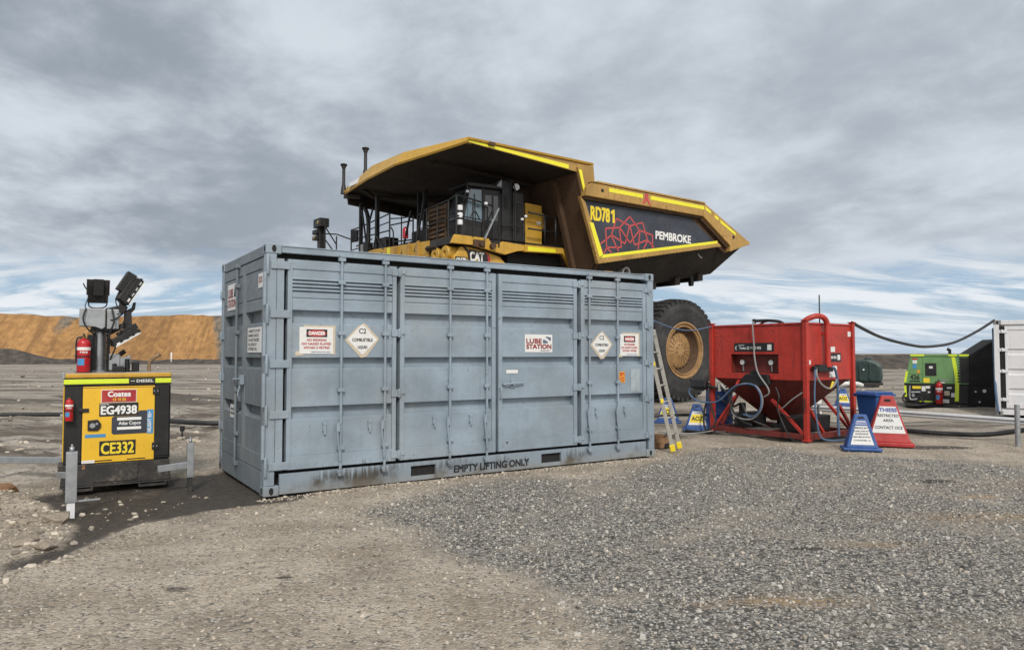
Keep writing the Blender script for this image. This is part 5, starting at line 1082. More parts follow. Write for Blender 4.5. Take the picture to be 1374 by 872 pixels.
    rails('handrail', [((8.42, .40, 4.9), (8.42, .40, 5.8)), ((8.42, 1.6, 4.9), (8.42, 1.6, 5.96)), ((7.9, 2.68, 4.92), (7.9, 2.68, 6.0)), ((7.2, 2.68, 4.92), (7.2, 2.68, 5.9))], [[(8.42, .40, 5.38), (8.42, .98, 5.42)], [(8.42, .40, 5.1), (8.42, 2.62, 5.2)], [(8.42, 2.62, 5.50), (7.9, 2.68, 5.46), (7.2, 2.68, 5.42)]], .02)
    b = B(); b.bar((7.02, 2.70, 5.85), (7.52, 2.70, 4.9), .07, .04); b.out('door_strut', 'galv', t)
    b = B()
    for z in (5.32, 5.52, 5.73): b.lathe([(0, -.09), (.08, -.07), (.09, 0), (.08, .07), (0, .09)], (8.28, 2.58, z), n=12)
    o = b.out('signal_lamp', 'lamp', t); b = B(); b.box(8.17, 8.26, 2.5, 2.62, 4.9, 5.86)
    for z in (5.42, 5.62): b.cyl((8.28, 2.58, z - .012), (8.28, 2.58, z + .012), .10, n=12)
    b.out('lamp_stalk', 'black', o)
    for x, y, z, r in ((7.50, 2.75, 5.92, .06), (8.05, 2.62, 6.22, .05), (6.10, 2.82, 5.70, .05), (6.22, 2.80, 5.60, .05)):
        b = B(); b.lathe([(0, -r), (r * .9, -r * .5), (r, 0), (r * .9, r * .6), (0, r)], (x, y, z), (0, 0, 1), 12); b.out('marker_lamp', 'lamp', t)
    b = B(); b.cyl((8.05, 2.62, 6.0), (8.05, 2.62, 6.62), .022, n=8); b.out('aerial', 'black', t)
    rails('handrail', [((8.42, y, 4.8), (8.42, y, z)) for y, z in ((-4.35, 6.05), (-1.4, 6.18), (.15, 5.85))], [[(8.42, -4.35, 6.03), (8.42, -3.5, 6.04), (8.42, -1.42, 6.17)], [(8.42, -4.35, 5.66), (8.42, -1.42, 5.62)], [(8.42, -1.4, 5.78), (8.42, .15, 5.72)], [(8.42, -1.3, 5.70), (8.42, -1.15, 5.55), (8.42, -1.12, 5.1)], [(8.42, -1.2, 5.22), (8.42, .15, 5.12)], [(8.42, -3.9, 5.4), (8.42, -2.7, 5.5)]], .026)
    for x, y, w_ in ((8.42, -3.56, .11), (8.42, -2.3, .12), (7.6, -.55, .12), (7.6, -.95, .09)): b = B(); b.bar((x, y, 4.8), (x, y, 6.9), w_); b.out('support_post', 'black', t)
    b = B(); b.tube([(8.42, -3.25, 6.65), (8.42, -2.98, 6.15), (8.42, -2.98, 4.85)], .075, 8); b.bar((8.42, -2.98, 6.0), (8.42, -2.62, 6.55), .05); b.box(8.3, 8.5, -3.2, -2.85, 5.1, 5.4); b.out('mirror_arm', 'black', t)
    for p, q in (((8.5, -.42, 4.7), (8.45, .06, 6.02)), ((8.5, .42, 4.7), (8.45, .82, 6.1)), ((8.46, -3.4, 6.6), (8.46, -3.0, 5.3))): b = B(); b.bar(p, q, .05); b.out('stay', 'black', t)
    b = B(); b.lathe([(0, 0), (.09, 0), (.09, .28), (.05, .34), (0, .36)], (8.45, -.28, 5.22), n=12); b.out('extinguisher_bottle', 'extred', t)
    b = B(); b.obox((8.4, -3.35, 5.25), (.15, .3, .3)); b.out('junction_box', 'hosegrey', t, .03)
    rails('handrail', [((8.42, y, 4.8), (8.42, y, 5.95)) for y in (-3.0, -.6)], [[(8.42, -1.4, 6.0), (8.42, -.6, 5.9), (8.42, .15, 5.85)], [(8.42, -2.9, 5.85), (8.42, -1.42, 5.9)], [(8.42, -4.35, 5.3), (8.42, -1.42, 5.35)]], .022)
    b = B(); b.obox((8.5, -3.9, 5.75), (.10, .34, .42), (0, 0, R(12))); b.bar((8.45, -3.6, 5.9), (8.5, -3.8, 5.85), .04); b.out('mirror', 'black', t, .03)
    b = B(); b.obox((8.2, -1.9, 5.15), (.5, .5, .6)); b.out('battery_box', 'black', t, .03)
    b = B(); b.tube([(8.45, -2.5, 5.1), (8.5, -2.2, 5.5), (8.5, -1.9, 5.2), (8.5, -1.6, 5.0)], .03, 6); b.out('deck_hose', 'hoseblack', t)
    # landing and lamp mast on the truck's far front corner
    b = B(); b.box(8.4, 9.6, -5.0, -3.9, 4.55, 4.66); b.out('landing', 'black', t)
    b = B(); b.bar((9.4, -4.7, 4.6), (9.4, -4.7, 6.25), .22); b.box(9.25, 9.6, -4.95, -4.35, 6.05, 6.36); b.box(9.3, 9.62, -5.0, -4.6, 5.82, 5.98); b.box(9.3, 9.62, -5.0, -4.6, 5.62, 5.76); ms = b.out('lamp_mast', 'black', t, .02)
    b = B(); b.cyl((9.6, -4.5, 6.2), (9.63, -4.5, 6.2), .07, n=12); b.cyl((9.62, -4.8, 5.7), (9.64, -4.8, 5.7), .06, n=12); b.out('lamp_lens', 'brass', ms)
    rails('handrail', [((9.4, -4.35, 4.6), (9.4, -4.35, 6.05)), ((9.0, -4.3, 4.6), (9.0, -4.3, 5.75))], [[(9.4, -4.7, 6.0), (9.4, -4.35, 6.05), (9.0, -4.3, 5.45)], [(9.4, -4.35, 5.6), (9.1, -4.3, 5.2)], [(9.4, -4.35, 5.8), (9.0, -4.3, 5.82), (8.6, -4.3, 5.72), (8.42, -4.35, 5.70)]], .026)
haul_truck()
# ------------------------------------------------------------------ red hopper tank, its hoses and the things round it
def hopper_tank():
    t = thing('hopper_tank', (5.45, 13.4, 0), 37, 'red steel hopper tank on four legs with hoses and a sunken gauge window', 'tank')
    X1, Y1 = 1.67, 2.11; Z0, Z1 = 1.12, 2.17
    for i, (x, y) in enumerate(((0, 0), (0, Y1), (X1, 0), (X1, Y1))):
        b = B(); w = .043; b.box(x - w, x + w, y - w, y + w, .02, 2.235); b.box(x - .07, x + .07, y - .07, y + .07, .0, .03); o = b.out('leg', 'red', t, .006)
        b = B(); b.box(x - .062, x + .062, y - .062, y + .062, 2.235, 2.25); b.out('leg_cap', 'red', o)
    # box with a recess in its left face: built as a wall round an opening
    wy0, wy1, wz0, wz1 = .57, 1.65, 1.235, 1.61
    b = B(); b.box(.0, .03, .05, wy0, Z0, Z1); b.box(.0, .03, wy1, Y1 - .05, Z0, Z1); b.box(.0, .03, wy0, wy1, Z0, wz0); b.box(.0, .03, wy0, wy1, wz1, Z1)
    b.box(.05, X1 - .05, .0, .03, Z0, Z1); b.box(X1 - .03, X1, .05, Y1 - .05, Z0, Z1); b.box(.05, X1 - .05, Y1 - .03, Y1, Z0, Z1); b.box(.031, X1 - .031, .031, Y1 - .031, Z1 - .06, Z1 - .03)
    tk = b.out('tank_body', 'red', t, .004)
    b = B(); b.box(-.02, .03, .055, Y1 - .055, Z1 + .001, Z1 + .035); b.box(.055, X1 - .055, -.02, .03, Z1 + .001, Z1 + .035); b.box(X1 - .03, X1 + .02, .055, Y1 - .055, Z1 + .001, Z1 + .035); b.box(.055, X1 - .055, Y1 - .03, Y1 + .02, Z1 + .001, Z1 + .035); b.out('top_rim', 'red', tk, .004)
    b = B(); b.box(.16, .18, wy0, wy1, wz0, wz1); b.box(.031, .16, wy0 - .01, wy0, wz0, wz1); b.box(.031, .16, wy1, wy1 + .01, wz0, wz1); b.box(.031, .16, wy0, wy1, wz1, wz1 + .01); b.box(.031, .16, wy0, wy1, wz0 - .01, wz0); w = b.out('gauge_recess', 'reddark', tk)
    for y in (1.45, .80):
        b = B(); b.cyl((.16, y, 1.45), (.10, y, 1.45), .055, n=16); b.cyl((.14, y, 1.40), (.14, y, 1.27), .015, n=8); g = b.out('gauge', 'galv', w)
        b = B(); b.cyl((.10, y, 1.45), (.098, y, 1.45), .048, n=16); b.out('gauge_face', 'white', g)
    # hopper
    b = B(); a = [(.03, .05, Z0), (X1 - .03, .05, Z0), (X1 - .03, Y1 - .05, Z0), (.03, Y1 - .05, Z0)]; c = [(.70, .88, .27), (.96, .88, .27), (.96, 1.22, .27), (.70, 1.22, .27)]; b.hexa(c + a); b.out('hopper_cone', 'reddark', t, .006)
    b = B(); b.cyl((.83, 1.05, .12), (.83, 1.05, .28), .09, n=14); b.box(.5, .83, 1.0, 1.1, .14, .22); b.out('outlet_pipe', 'black', t)
    # skid and braces
    b = B(); b.box(-.04, .06, .06, Y1 - .06, .03, .13); b.box(X1 - .06, X1 + .04, .06, Y1 - .06, .03, .13); b.box(.06, X1 - .06, -.04, .06, .03, .13); b.box(.06, X1 - .06, Y1 - .06, Y1 + .04, .03, .13); b.box(.06, X1 - .06, .95, 1.05, .04, .1); b.out('skid_frame', 'reddark', t, .006)
    for p, q in (((.0, .06, .12), (.0, .72, .74)), ((.0, Y1 - .06, .12), (.0, 1.55, .76)), ((.06, .0, .62), (.55, .0, .14)), ((X1, .1, .14), (X1, .7, .8)), ((.3, Y1, .14), (.9, Y1, .8)), ((X1 - .06, 0, .14), (1.1, .0, .66))):
        b = B(); b.bar(p, q, .05, .05); b.out('brace', 'red', t)
    b = B(); b.obox((.35, 1.45, .28), (.5, .42, .26)); b.cyl((.1, 1.5, .36), (.1, 1.1, .36), .10, n=14); b.cyl((.3, 1.6, .42), (.3, 1.6, .62), .07, n=12); b.obox((.35, .5, .22), (.3, .3, .2)); b.out('pump_unit', 'blackplastic', t, .015)
    # labels
    b = B(); b.box(-.006, .0, .66, 1.56, 1.665, 1.835); p = b.out('contents_label', 'txblack', tk)
    letters([('Tanka 22 V180 002', .12, .62, .045, .095, .015), ('(', .03, .06, .03, .11), ('CONTENTS', .10, .24, .115, .135)], p, 'txwhite', (-.0075, 1.56, 1.665), (0, -1, 0), (0, 0, 1))
    b = B(); b.box(-.0085, -.0062, .71, .80, 1.69, 1.80); b.out('white_patch', 'white', p)
    b = B(); b.box(.72, 1.24, -.006, .0, 1.465, 1.635); p = b.out('contents_label', 'txblack', tk)
    letters([('V180 002', .08, .34, .06, .11)], p, 'txwhite', (.72, -.0075, 1.465), (1, 0, 0), (0, 0, 1)); b = B(); b.box(1.10, 1.2, -.0085, -.0062, 1.5, 1.6); b.out('white_patch', 'white', p)
    for x0, x1, z0, z1 in ((.78, 1.02, 1.655, 1.755), (.81, 1.08, 1.17, 1.385), (1.51, 1.62, 1.96, 2.06), (.06, .16, 1.42, 1.50)):
        b = B(); b.box(x0, x1, -.004, .0, z0, z1); b.out('notice', 'white', tk)
    # swan-neck vent pipe on the right face, valve arm on top
    b = B(); b.tube([(.16, .18, 2.12), (.16, .10, 2.24), (.24, .0, 2.31), (.36, -.06, 2.33), (.50, -.09, 2.29), (.58, -.10, 2.18), (.585, -.10, 2.0), (.59, -.10, 1.4)], .052, 14); b.cyl((.59, -.10, 1.42), (.59, -.10, 1.37), .075, n=14); b.box(.55, .63, -.10, .0, 1.98, 2.02); b.out('vent_pipe', 'red', tk)
    b = B(); b.box(.25, .75, -.12, -.02, 1.28, 1.42); b.cyl((.3, -.07, 1.35), (.12, -.07, 1.35), .05, n=10); b.out('valve_box', 'black', tk, .02)
    b = B(); b.tube([(.1, 1.14, 2.27), (.1, .85, 2.27), (.1, .62, 2.245), (.1, .52, 2.2)], .03, 8); b.cyl((.1, 1.16, 2.22), (.1, 1.16, 2.31), .035, n=8); b.tube([(.12, 1.05, 2.2), (.12, .9, 2.255), (.1, .60, 2.255)], .02, 6); b.out('valve_arm', 'hoseblack', tk)
    b = B(); b.cyl((1.45, .55, 2.1), (1.45, .55, 2.82), .014, n=6); b.out('aerial', 'black', t)
    b = B(); b.prism([(.75, 1.22), (1.25, 1.22), (1.38, 1.08), (1.15, .95), (.7, 1.02)], 'x', -.10, -.01); b.prism([(1.0, 1.30), (1.12, 1.30), (1.2, 1.16), (.9, 1.16)], 'x', -.08, -.012); b.out('valve_block', 'blackplastic', tk, .02)
    for y in (1.46, 1.05):
        b = B(); b.bar((-.09, y, .99), (-.0, y, 1.09), .035); b.out('hose_hook', 'red', tk)
    # hoses
    def hose(pts, r, m, nm='hose'): b = B(); b.tube(pts, r, 8); b.out(nm, m, t)
    hose([(-.04, 1.06, 2.24), (-.07, 1.08, 2.18), (-.06, 1.06, 1.8), (-.09, 1.03, 1.55), (-.13, .93, 1.25), (-.14, .72, .98), (-.13, .70, .86), (-.10, .82, .79)], .016, 'hosegrey')
    hose([(-.25, 2.45, .95), (-.27, 2.5, .80), (-.25, 2.35, .66), (-.2, 2.14, .62), (-.15, 1.85, .66), (-.12, 1.5, .95), (-.12, 1.26, 1.02), (-.12, 1.02, 1.0), (-.12, .88, .80), (-.12, .90, .55), (-.11, 1.06, .40), (-.10, 1.3, .42)], .017, 'hoseblue')
    hose([(-.11, 1.48, .96), (-.11, 1.25, 1.03), (-.11, .98, .98), (-.10, .86, .75), (-.10, .92, .5), (-.10, 1.15, .33), (-.10, 1.5, .38), (-.08, 1.62, .62)], .016, 'hosegrey')
    hose([(-.10, 1.46, .93), (-.10, 1.62, .75), (-.10, 1.55, .5), (-.10, 1.35, .3), (-.1, 1.1, .22)], .018, 'hoseblack')
    hose([(-.05, 1.95, .98), (-.05, 1.75, .85), (-.03, 1.6, .65), (-.02, 1.68, .4), (.0, 1.5, .2)], .018, 'hoseblack')
    hose([(.18, -.10, 1.34), (.16, -.12, 1.20), (.3, -.14, 1.04), (.55, -.14, .97), (.78, -.13, 1.06), (.86, -.12, 1.2), (.80, -.12, 1.32), (.62, -.12, 1.37)], .02, 'hosegrey')
    hose([(.6, -.12, 1.37), (.76, -.13, 1.34), (.85, -.13, 1.15), (.87, -.13, .75), (.86, -.13, .35), (.85, -.15, .06)], .024, 'hoseblue')
    hose([(.13, -.10, 1.33), (.09, -.12, 1.1), (.07, -.12, .8), (.08, -.15, .4), (.12, -.2, .1), (.3, -.3, .03), (.8, -.4, .025)], .016, 'hoseblue')
    hose([(-.06, .05, .9), (-.1, .25, .75), (-.1, .4, .62), (-.06, .5, .58)], .012, 'hosegrey')
    hose([(-.03, .6, .55), (-.05, .3, .42), (-.06, .05, .5), (-.06, .0, .8)], .012, 'hoseblack')
    hose([(.0, 2.0, .75), (.1, 1.7, .55), (.0, 1.4, .62), (-.05, 1.2, .35), (.1, .9, .2)], .022, 'hoseblack')
    hose([(-.06, 2.12, 1.0), (-.16, 2.1, .8), (-.18, 2.0, .5), (-.2, 1.9, .2), (-.3, 2.1, .03), (-.4, 2.5, .03)], .02, 'hoseblack')
    hose([(-.05, .6, .98), (-.1, .5, .8), (-.08, .55, .6), (-.06, .45, .3), (-.2, .2, .05), (-.35, -.1, .03)], .015, 'hoseblack')
    b = B(); b.prism([(.52, .96), (.62, 1.02), (.68, 1.10), (.6, 1.10)], 'y', -.17, -.165); b.out('hose_tag', 'txyellow', t)
    b = B(); b.obox((-.16, 2.3, .97), (.2, .34, .16), (0, R(20), R(10))); b.cyl((-.2, 2.45, 1.0), (-.22, 2.5, 1.12), .04, n=8); b.cyl((-.12, 2.15, .95), (-.05, 1.9, .90), .035, n=8); b.out('pump_head', 'blackplastic', t, .02)
    b = B(); b.tube([(-.05, 1.95, .96), (-.06, 1.85, 1.0), (-.05, 1.75, .9), (-.06, 1.68, .92)], .02, 6); b.cyl((-.05, 1.9, .85), (-.05, 1.9, .99), .035, n=8); b.out('brass_fitting', 'alu', t)
hopper_tank()
def tray():
    t = thing('drip_tray', (5.45 + .56 * .799 - .02, 13.4 + .56 * .602 + .05, 0.13), 37, 'black plastic drip tray under the right side of the red hopper tank', 'tray')
    b = B(); b.prism([(-.50, 0.0), (-.54, .30), (.54, .30), (.50, 0.0)], 'y', .1, .55); o = b.out('tub', 'blackplastic', t, .02); b = B(); b.box(-.50, .50, .13, .52, .26, .3035); b.out('rim_liner', 'dark', o)
tray()
def drum(loc, label, m='signblue'):
    t = thing('drum', loc, 0, label, 'drum')
    b = B(); b.lathe([(0, 0), (.28, 0), (.29, .02), (.285, .05), (.285, .28), (.297, .30), (.285, .32), (.285, .57), (.297, .59), (.285, .61), (.285, .84), (.29, .87), (.28, .88), (.27, .865), (0, .865)], (0, 0, 0), n=28); b.out('shell', m, t)
    b = B(); b.cyl((.17, 0, .865), (.17, 0, .895), .035, n=10); b.cyl((-.19, .03, .865), (-.19, .03, .885), .02, n=8); b.out('bung', 'black', t)
drum((4.58, 16.0, 0), 'blue plastic drum standing behind the left leg of the red hopper tank')

def sign_stand(name, loc, rz, w0, w1, h, d, mat, label, group=None, lip=.05):
    """moulded trapezoid stand: tapered front and sides on a wider foot, hand slot near the top"""
    t = thing(name, loc, rz, label, 'sign', group)
    b = B(); f = h * .075
    b.hexa([(-w0 / 2, -d / 2, f), (w0 / 2, -d / 2, f), (w0 / 2, d / 2, f), (-w0 / 2, d / 2, f), (-w1 / 2, -d * .12, h), (w1 / 2, -d * .12, h), (w1 / 2, d * .12, h), (-w1 / 2, d * .12, h)]); o = b.out('stand', mat, t, .018)
    b = B(); e = lip; b.box(-w0 / 2 - e, w0 / 2 + e, -d / 2 - e, d / 2 + e, .0, f + .004); b.out('foot', mat, t, .015)
    # frame of the sloping face
    up = Vector((0, d * .38, h - f)).normalized(); L = math.hypot(d * .38, h - f)
    nrm = Vector((1, 0, 0)).cross(up)
    o0 = Vector((0, -d / 2, f)) + nrm * .003
    def P(x, v, off=0.0): return o0 + Vector((1, 0, 0)) * x + up * (v * L) + nrm * off
    def hw(v): return (w0 + (w1 - w0) * v) / 2
    b = B(); b.obox(P(0, .90, .0), (w1 * .5, .05 * h, .006), Matrix((Vector((1, 0, 0)), up, nrm)).transposed()); b.out('hand_slot', 'dark', o, .004)
    return t, o, P, hw, up
def face_plate(o, P, hw, v0, v1, inset, mat, off=.002, name='sign_face'):
    b = B(); b.face(P(-hw(v0) + inset, v0, off), P(hw(v0) - inset, v0, off), P(hw(v1) - inset, v1, off), P(-hw(v1) + inset, v1, off)); return b.out(name, mat, o)
t, o, P, hw, up = sign_stand('sign_stand', (6.69, 12.92, 0), -22, .69, .20, .875, .46, 'signred', 'red trapezoid sign stand reading restricted area in front of the blue bin')
p = face_plate(o, P, hw, .20, .77, .03, 'white'); og = P(0, 0, .004); L = (up).length
ll = math.hypot(.46 * .38, .875 * .925)
letters([('THIESS', -.138, .138, .655 * ll, .735 * ll, .03)], p, 'txblue', og, (1, 0, 0), up)
letters([('RESTRICTED', -.165, .165, .545 * ll, .605 * ll, .015), ('AREA', -.08, .08, .445 * ll, .50 * ll, .015), ('CONTACT OCE', -.218, .218, .29 * ll, .35 * ll, .015)], p, 'txblack', og, (1, 0, 0), up)
t, o, P, hw, up = sign_stand('sign_stand', (5.90, 12.28, 0), -16, .50, .19, .60, .32, 'signblue', 'small blue trapezoid sign stand with white notice at the front leg of the red tank')
p = face_plate(o, P, hw, .10, .80, .055, 'white'); og = P(0, 0, .004); ll = math.hypot(.32 * .38, .60 * .925)
b = B(); b.face(P(-.105, .66, .004), P(.105, .66, .004), P(.09, .77, .004), P(-.09, .77, .004)); b.out('header', 'txblue', p)
letters([('REFUELLING', -.085, .085, .70 * ll, .735 * ll)], p, 'txwhite', P(0, 0, .0055), (1, 0, 0), up)
letters([('SERVICE BAY', -.10, .10, .57 * ll, .62 * ll, .02), ('PLEASE CONTACT', -.115, .115, .48 * ll, .52 * ll), ('SUPERVISOR', -.10, .10, .40 * ll, .44 * ll), ('BEFORE ENTRY', -.13, .13, .31 * ll, .35 * ll), ('CHANNEL 21', -.13, .13, .21 * ll, .25 * ll)], p, 'txblack', og, (1, 0, 0), up)
def aoz(loc, rz, label, sc=1.0):
    t, o, P, hw, up = sign_stand('sign_stand', loc, rz, .62 * sc, .20 * sc, .70 * sc, .36 * sc, 'signblue', label, 'blue AOZ sign stands')
    ll = math.hypot(.36 * .38 * sc, .70 * sc * .925)
    face_plate(o, P, hw, .16, .70, .035, 'white'); p = face_plate(o, P, hw, .25, .58, .045, 'txyellow', .004, 'yellow_band')
    letters([('AOZ', -.145 * sc, .145 * sc, .33 * ll, .50 * ll, .02)], p, 'txblack', P(0, 0, .006), (1, 0, 0), up)
    letters([('THIESS', -.09 * sc, .09 * sc, .61 * ll, .66 * ll, .02)], o, 'txblue', P(0, 0, .004), (1, 0, 0), up)
aoz((3.92, 15.35, 0), -12, 'blue sign stand with yellow AOZ band left of the red hopper tank', .80)
aoz((3.66, 17.0, 0), -16, 'blue sign stand with yellow band half hidden behind the ladder', .84)
aoz((10.15, 22.2, 0), -22, 'small far blue sign stand with yellow AOZ band right of the red hopper tank', .78)
def bin_():
    t = thing('wheelie_bin', (6.84, 13.65, 0), 20, 'blue wheelie bin with closed lid standing behind the red sign stand', 'bin'); t.scale = (.78, .8, .965)
    b = B(); b.hexa([(-.21, -.21, .06), (.21, -.21, .06), (.21, .21, .06), (-.21, .21, .06), (-.28, -.30, .86), (.28, -.30, .86), (.28, .30, .86), (-.28, .30, .86)]); b.out('body', 'binblue', t, .03)
    b = B(); b.box(-.31, .31, -.33, .34, .862, .90); b.prism([(-.31, .90), (.31, .90), (.25, .945), (-.25, .945)], 'y', -.28, .30); b.box(-.2, .2, -.36, -.32, .87, .895); l = b.out('lid', 'binblue', t, .015)
    b = B(); b.cyl((-.25, .40, .88), (.25, .40, .88), .02, n=10); b.bar((-.22, .34, .85), (-.22, .40, .88), .04); b.bar((.22, .34, .85), (.22, .40, .88), .04); b.out('handle', 'binblue', t)
    for s in (-1, 1): b = B(); b.cyl((s * .22, .24, .10), (s * .27, .24, .10), .10, n=18); b.out('wheel', 'black', t)
bin_()
def chock():
    t = thing('wheel_chock', (2.62, 12.62, 0), 40, 'dirty ochre and black wheel chock behind the foot of the ladder', 'chock')
    b = B(); b.prism([(-.2, .0), (.2, .0), (.16, .06), (-.02, .22), (-.12, .24), (-.2, .1)], 'y', -.1, .1); o = b.out('wedge', 'ochre', t, .015); b = B(); b.tube([(-.1, -.11, .2), (.0, -.14, .26), (.1, -.11, .1)], .012, 6); b.out('handle', 'black', o)
    b = B(); b.box(-.08, .12, -.105, .105, -.01, .08); b.out('pad', 'black', t, .01)
chock()

# ------------------------------------------------------------------ rail, posts, hoses on the right
def guard_beam():
    t = thing('guard_rail', (0, 0, 0), 0, 'long pale galvanised guard rail running from the red tank to the right edge', 'rail')
    a, c, e = Vector((6.75, 16.4, 0)), Vector((8.04, 14.85, 0)), Vector((10.4, 11.2, 0))
    b = B(); prof = [(-.02, .335), (.02, .335), (.045, .365), (.0, .395), (.045, .425), (.02, .455), (-.02, .46)]
    for p, q in ((a, c), (c, e)):
        d = (q - p).normalized(); n = Vector((-d.y, d.x, 0)); n = n if n.y < 0 else -n
        A = [b.bm.verts.new(p + n * u + Vector((0, 0, z))) for u, z in prof]; C = [b.bm.verts.new(q + n * u + Vector((0, 0, z))) for u, z in prof]
        b._f(A); b._f(C[::-1])
        for i in range(len(prof)): b._f([A[i], A[(i + 1) % 7], C[(i + 1) % 7], C[i]])
    b.out('beam', 'railwhite', t)
    b = B(); b.obox((9.55, 12.44, .345), (.16, .1, .07), (0, 0, R(-57))); b.out('splice', 'galv', t)
    for p in ((6.85, 16.35), (10.3, 11.45)):
        b = B(); b.box(p[0] - .035, p[0] + .035, p[1] + .03, p[1] + .10, -.1, .44); b.out('upright', 'galv', t)
guard_beam()
post((8.98, 12.88, 0), 0, .72, .085, 'round galvanised post in front of the guard rail at the right edge', [], True)
post((6.60, 15.6, 0), 0, .52, .06, 'thin galvanised post seen beneath the right side of the red hopper tank', [], True)
t = thing('bollard', (7.0, 16.6, 0), 0, 'short white concrete bollard seen beneath the red hopper tank', 'bollard'); b = B(); b.lathe([(0, 0), (.09, 0), (.09, .56), (.07, .6), (0, .6)], (0, 0, 0), n=16); b.out('stub', 'white', t); b = B(); b.lathe([(.0915, .42), (.0915, .48)], (0, 0, 0), n=16); b.out('band', 'hosegrey', t)
t = B().tube([(7.6, 15.4, .05), (8.0, 14.9, .05), (8.35, 14.45, .05), (8.75, 14.15, .05), (9.15, 13.9, .08), (9.6, 13.55, .2), (9.95, 13.1, .33), (10.4, 12.6, .36)], .048, 8).out('suction_hose', 'hoseblack', None); tag(t, 'thick black hose looping over the ground under the pale guard rail', 'hose')
t = B().tube([(6.80, 14.42, 2.24), (7.9, 15.5, 1.985), (9.1, 16.5, 1.82), (10.0, 17.3, 1.79), (11.2, 18.3, 1.90), (12.15, 18.85, 2.20), (12.79, 19.12, 2.50)], .034, 8).out('cable', 'hoseblack', None); tag(t, 'thick black cable sagging between the red tank and the white container', 'cable')
t = B().tube([(2.27, 11.56, 2.15), (2.8, 12.5, 2.06), (3.4, 13.6, 2.06), (4.18, 15.08, 2.19)], .013, 6).out('cable', 'hoseblue', None); tag(t, 'thin pale cable strung from the blue grey container to the red tank', 'cable')
t = B().tube([(2.95, 14.7, .04), (3.3, 14.5, .03), (3.7, 14.55, .03), (4.1, 14.8, .05)], .014, 6).out('air_hose', 'hosegrey', None); tag(t, 'thin grey hose lying on the gravel at the foot of the left AOZ sign', 'hose')
t = B().tube([(4.06, 15.1, .62), (4.0, 15.06, .45), (3.97, 15.02, .25), (4.0, 14.95, .05), (4.15, 14.8, .03), (4.4, 14.8, .03)], .02, 6).out('air_hose', 'hoseblack', None); tag(t, 'black hose hanging across the face of the AOZ sign beside the red tank', 'hose')
t = B().tube([(3.0, 15.9, .25), (3.7, 16.0, .27), (4.5, 16.3, .25), (5.6, 16.9, .26), (6.6, 17.3, .25)], .03, 8).out('supply_pipe', 'hoseblack', None); tag(t, 'long dark pipe running low behind the AOZ signs and the red tank', 'pipe')

def white_container():
    t = thing('shipping_container', (12.75, 19.1, 0), -36, 'white shipping container cut off by the right edge of the photo', 'container')
    H = 2.50; b = B(); poly = [(0.16, -.0)]
    b.box(.0, .12, .0, .12, .11, H - .11); b.out('corner_post', 'whitesteel', t, .01); b = B(); b.box(5.9, 6.02, .0, .12, .11, H - .11); b.out('corner_post', 'whitesteel', t, .01)
    b = B(); b.box(.13, 6.0, .02, .10, .02, .16); b.box(.13, 6.0, .02, .10, H - .12, H - .01); b.out('side_rail', 'whitesteel', t, .01)
    for z in (0, H - .118): b = B(); b.box(-.004, .17, -.006, .17, z, z + .118); o = b.out('corner_casting', 'hosegrey', t, .012); b = B(); b.prism([(.085 + .028 * math.cos(a), z + .06 + .04 * math.sin(a)) for a in np.linspace(0, 6.28, 12)[:-1]], 'y', -.009, .0); b.out('casting_hole', 'dark', o)
    pr = [(.30, .0)]
    for z in (.55, 1.06, 1.58): pr += [(z, 0), (z + .03, .035), (z + .15, .035), (z + .165, 0)]
    pr += [(H - .26, 0)]
    b = B(); b.prism([(.03 + d, z) for z, d in pr] + [(.085, pr[-1][0]), (.085, pr[0][0])], 'x', .30, 3.0); b.box(.24, .30, .012, .08, .2, H - .16); b.box(.30, 3.0, .012, .08, .2, .30); b.box(.30, 3.0, .012, .08, H - .26, H - .16); d = b.out('side_door', 'whitesteel', t, .004)
    b = B(); b.box(.125, .235, .03, .06, .2, H - .16); b.out('door_gap', 'dark', t)
    for z in (.42, 1.16, 1.72, 2.2): b = B(); b.box(.10, .30, -.004, .012, z - .04, z + .04); b.cyl((.18, -.01, z - .05), (.18, -.01, z + .05), .016, n=8); b.out('hinge', 'whitesteel', d)
    b = B(); b.box(1.15, 1.6, -.012, .01, 1.72, 1.75); b.box(.95, 1.7, -.06, .0, H - .02, H + .02); b.out('bracket', 'black', t)
    b = B(); b.box(.12, 5.98, .101, 2.4, .06, H - .04); b.out('shell', 'whitesteel', t)
    b = B(); b.tube([(-.02, .3, 2.3), (.0, .1, 1.2), (.02, -.04, .6), (.06, -.06, .1)], .03, 8); b.out('drain_hose', 'hoseblue', t)
white_container()

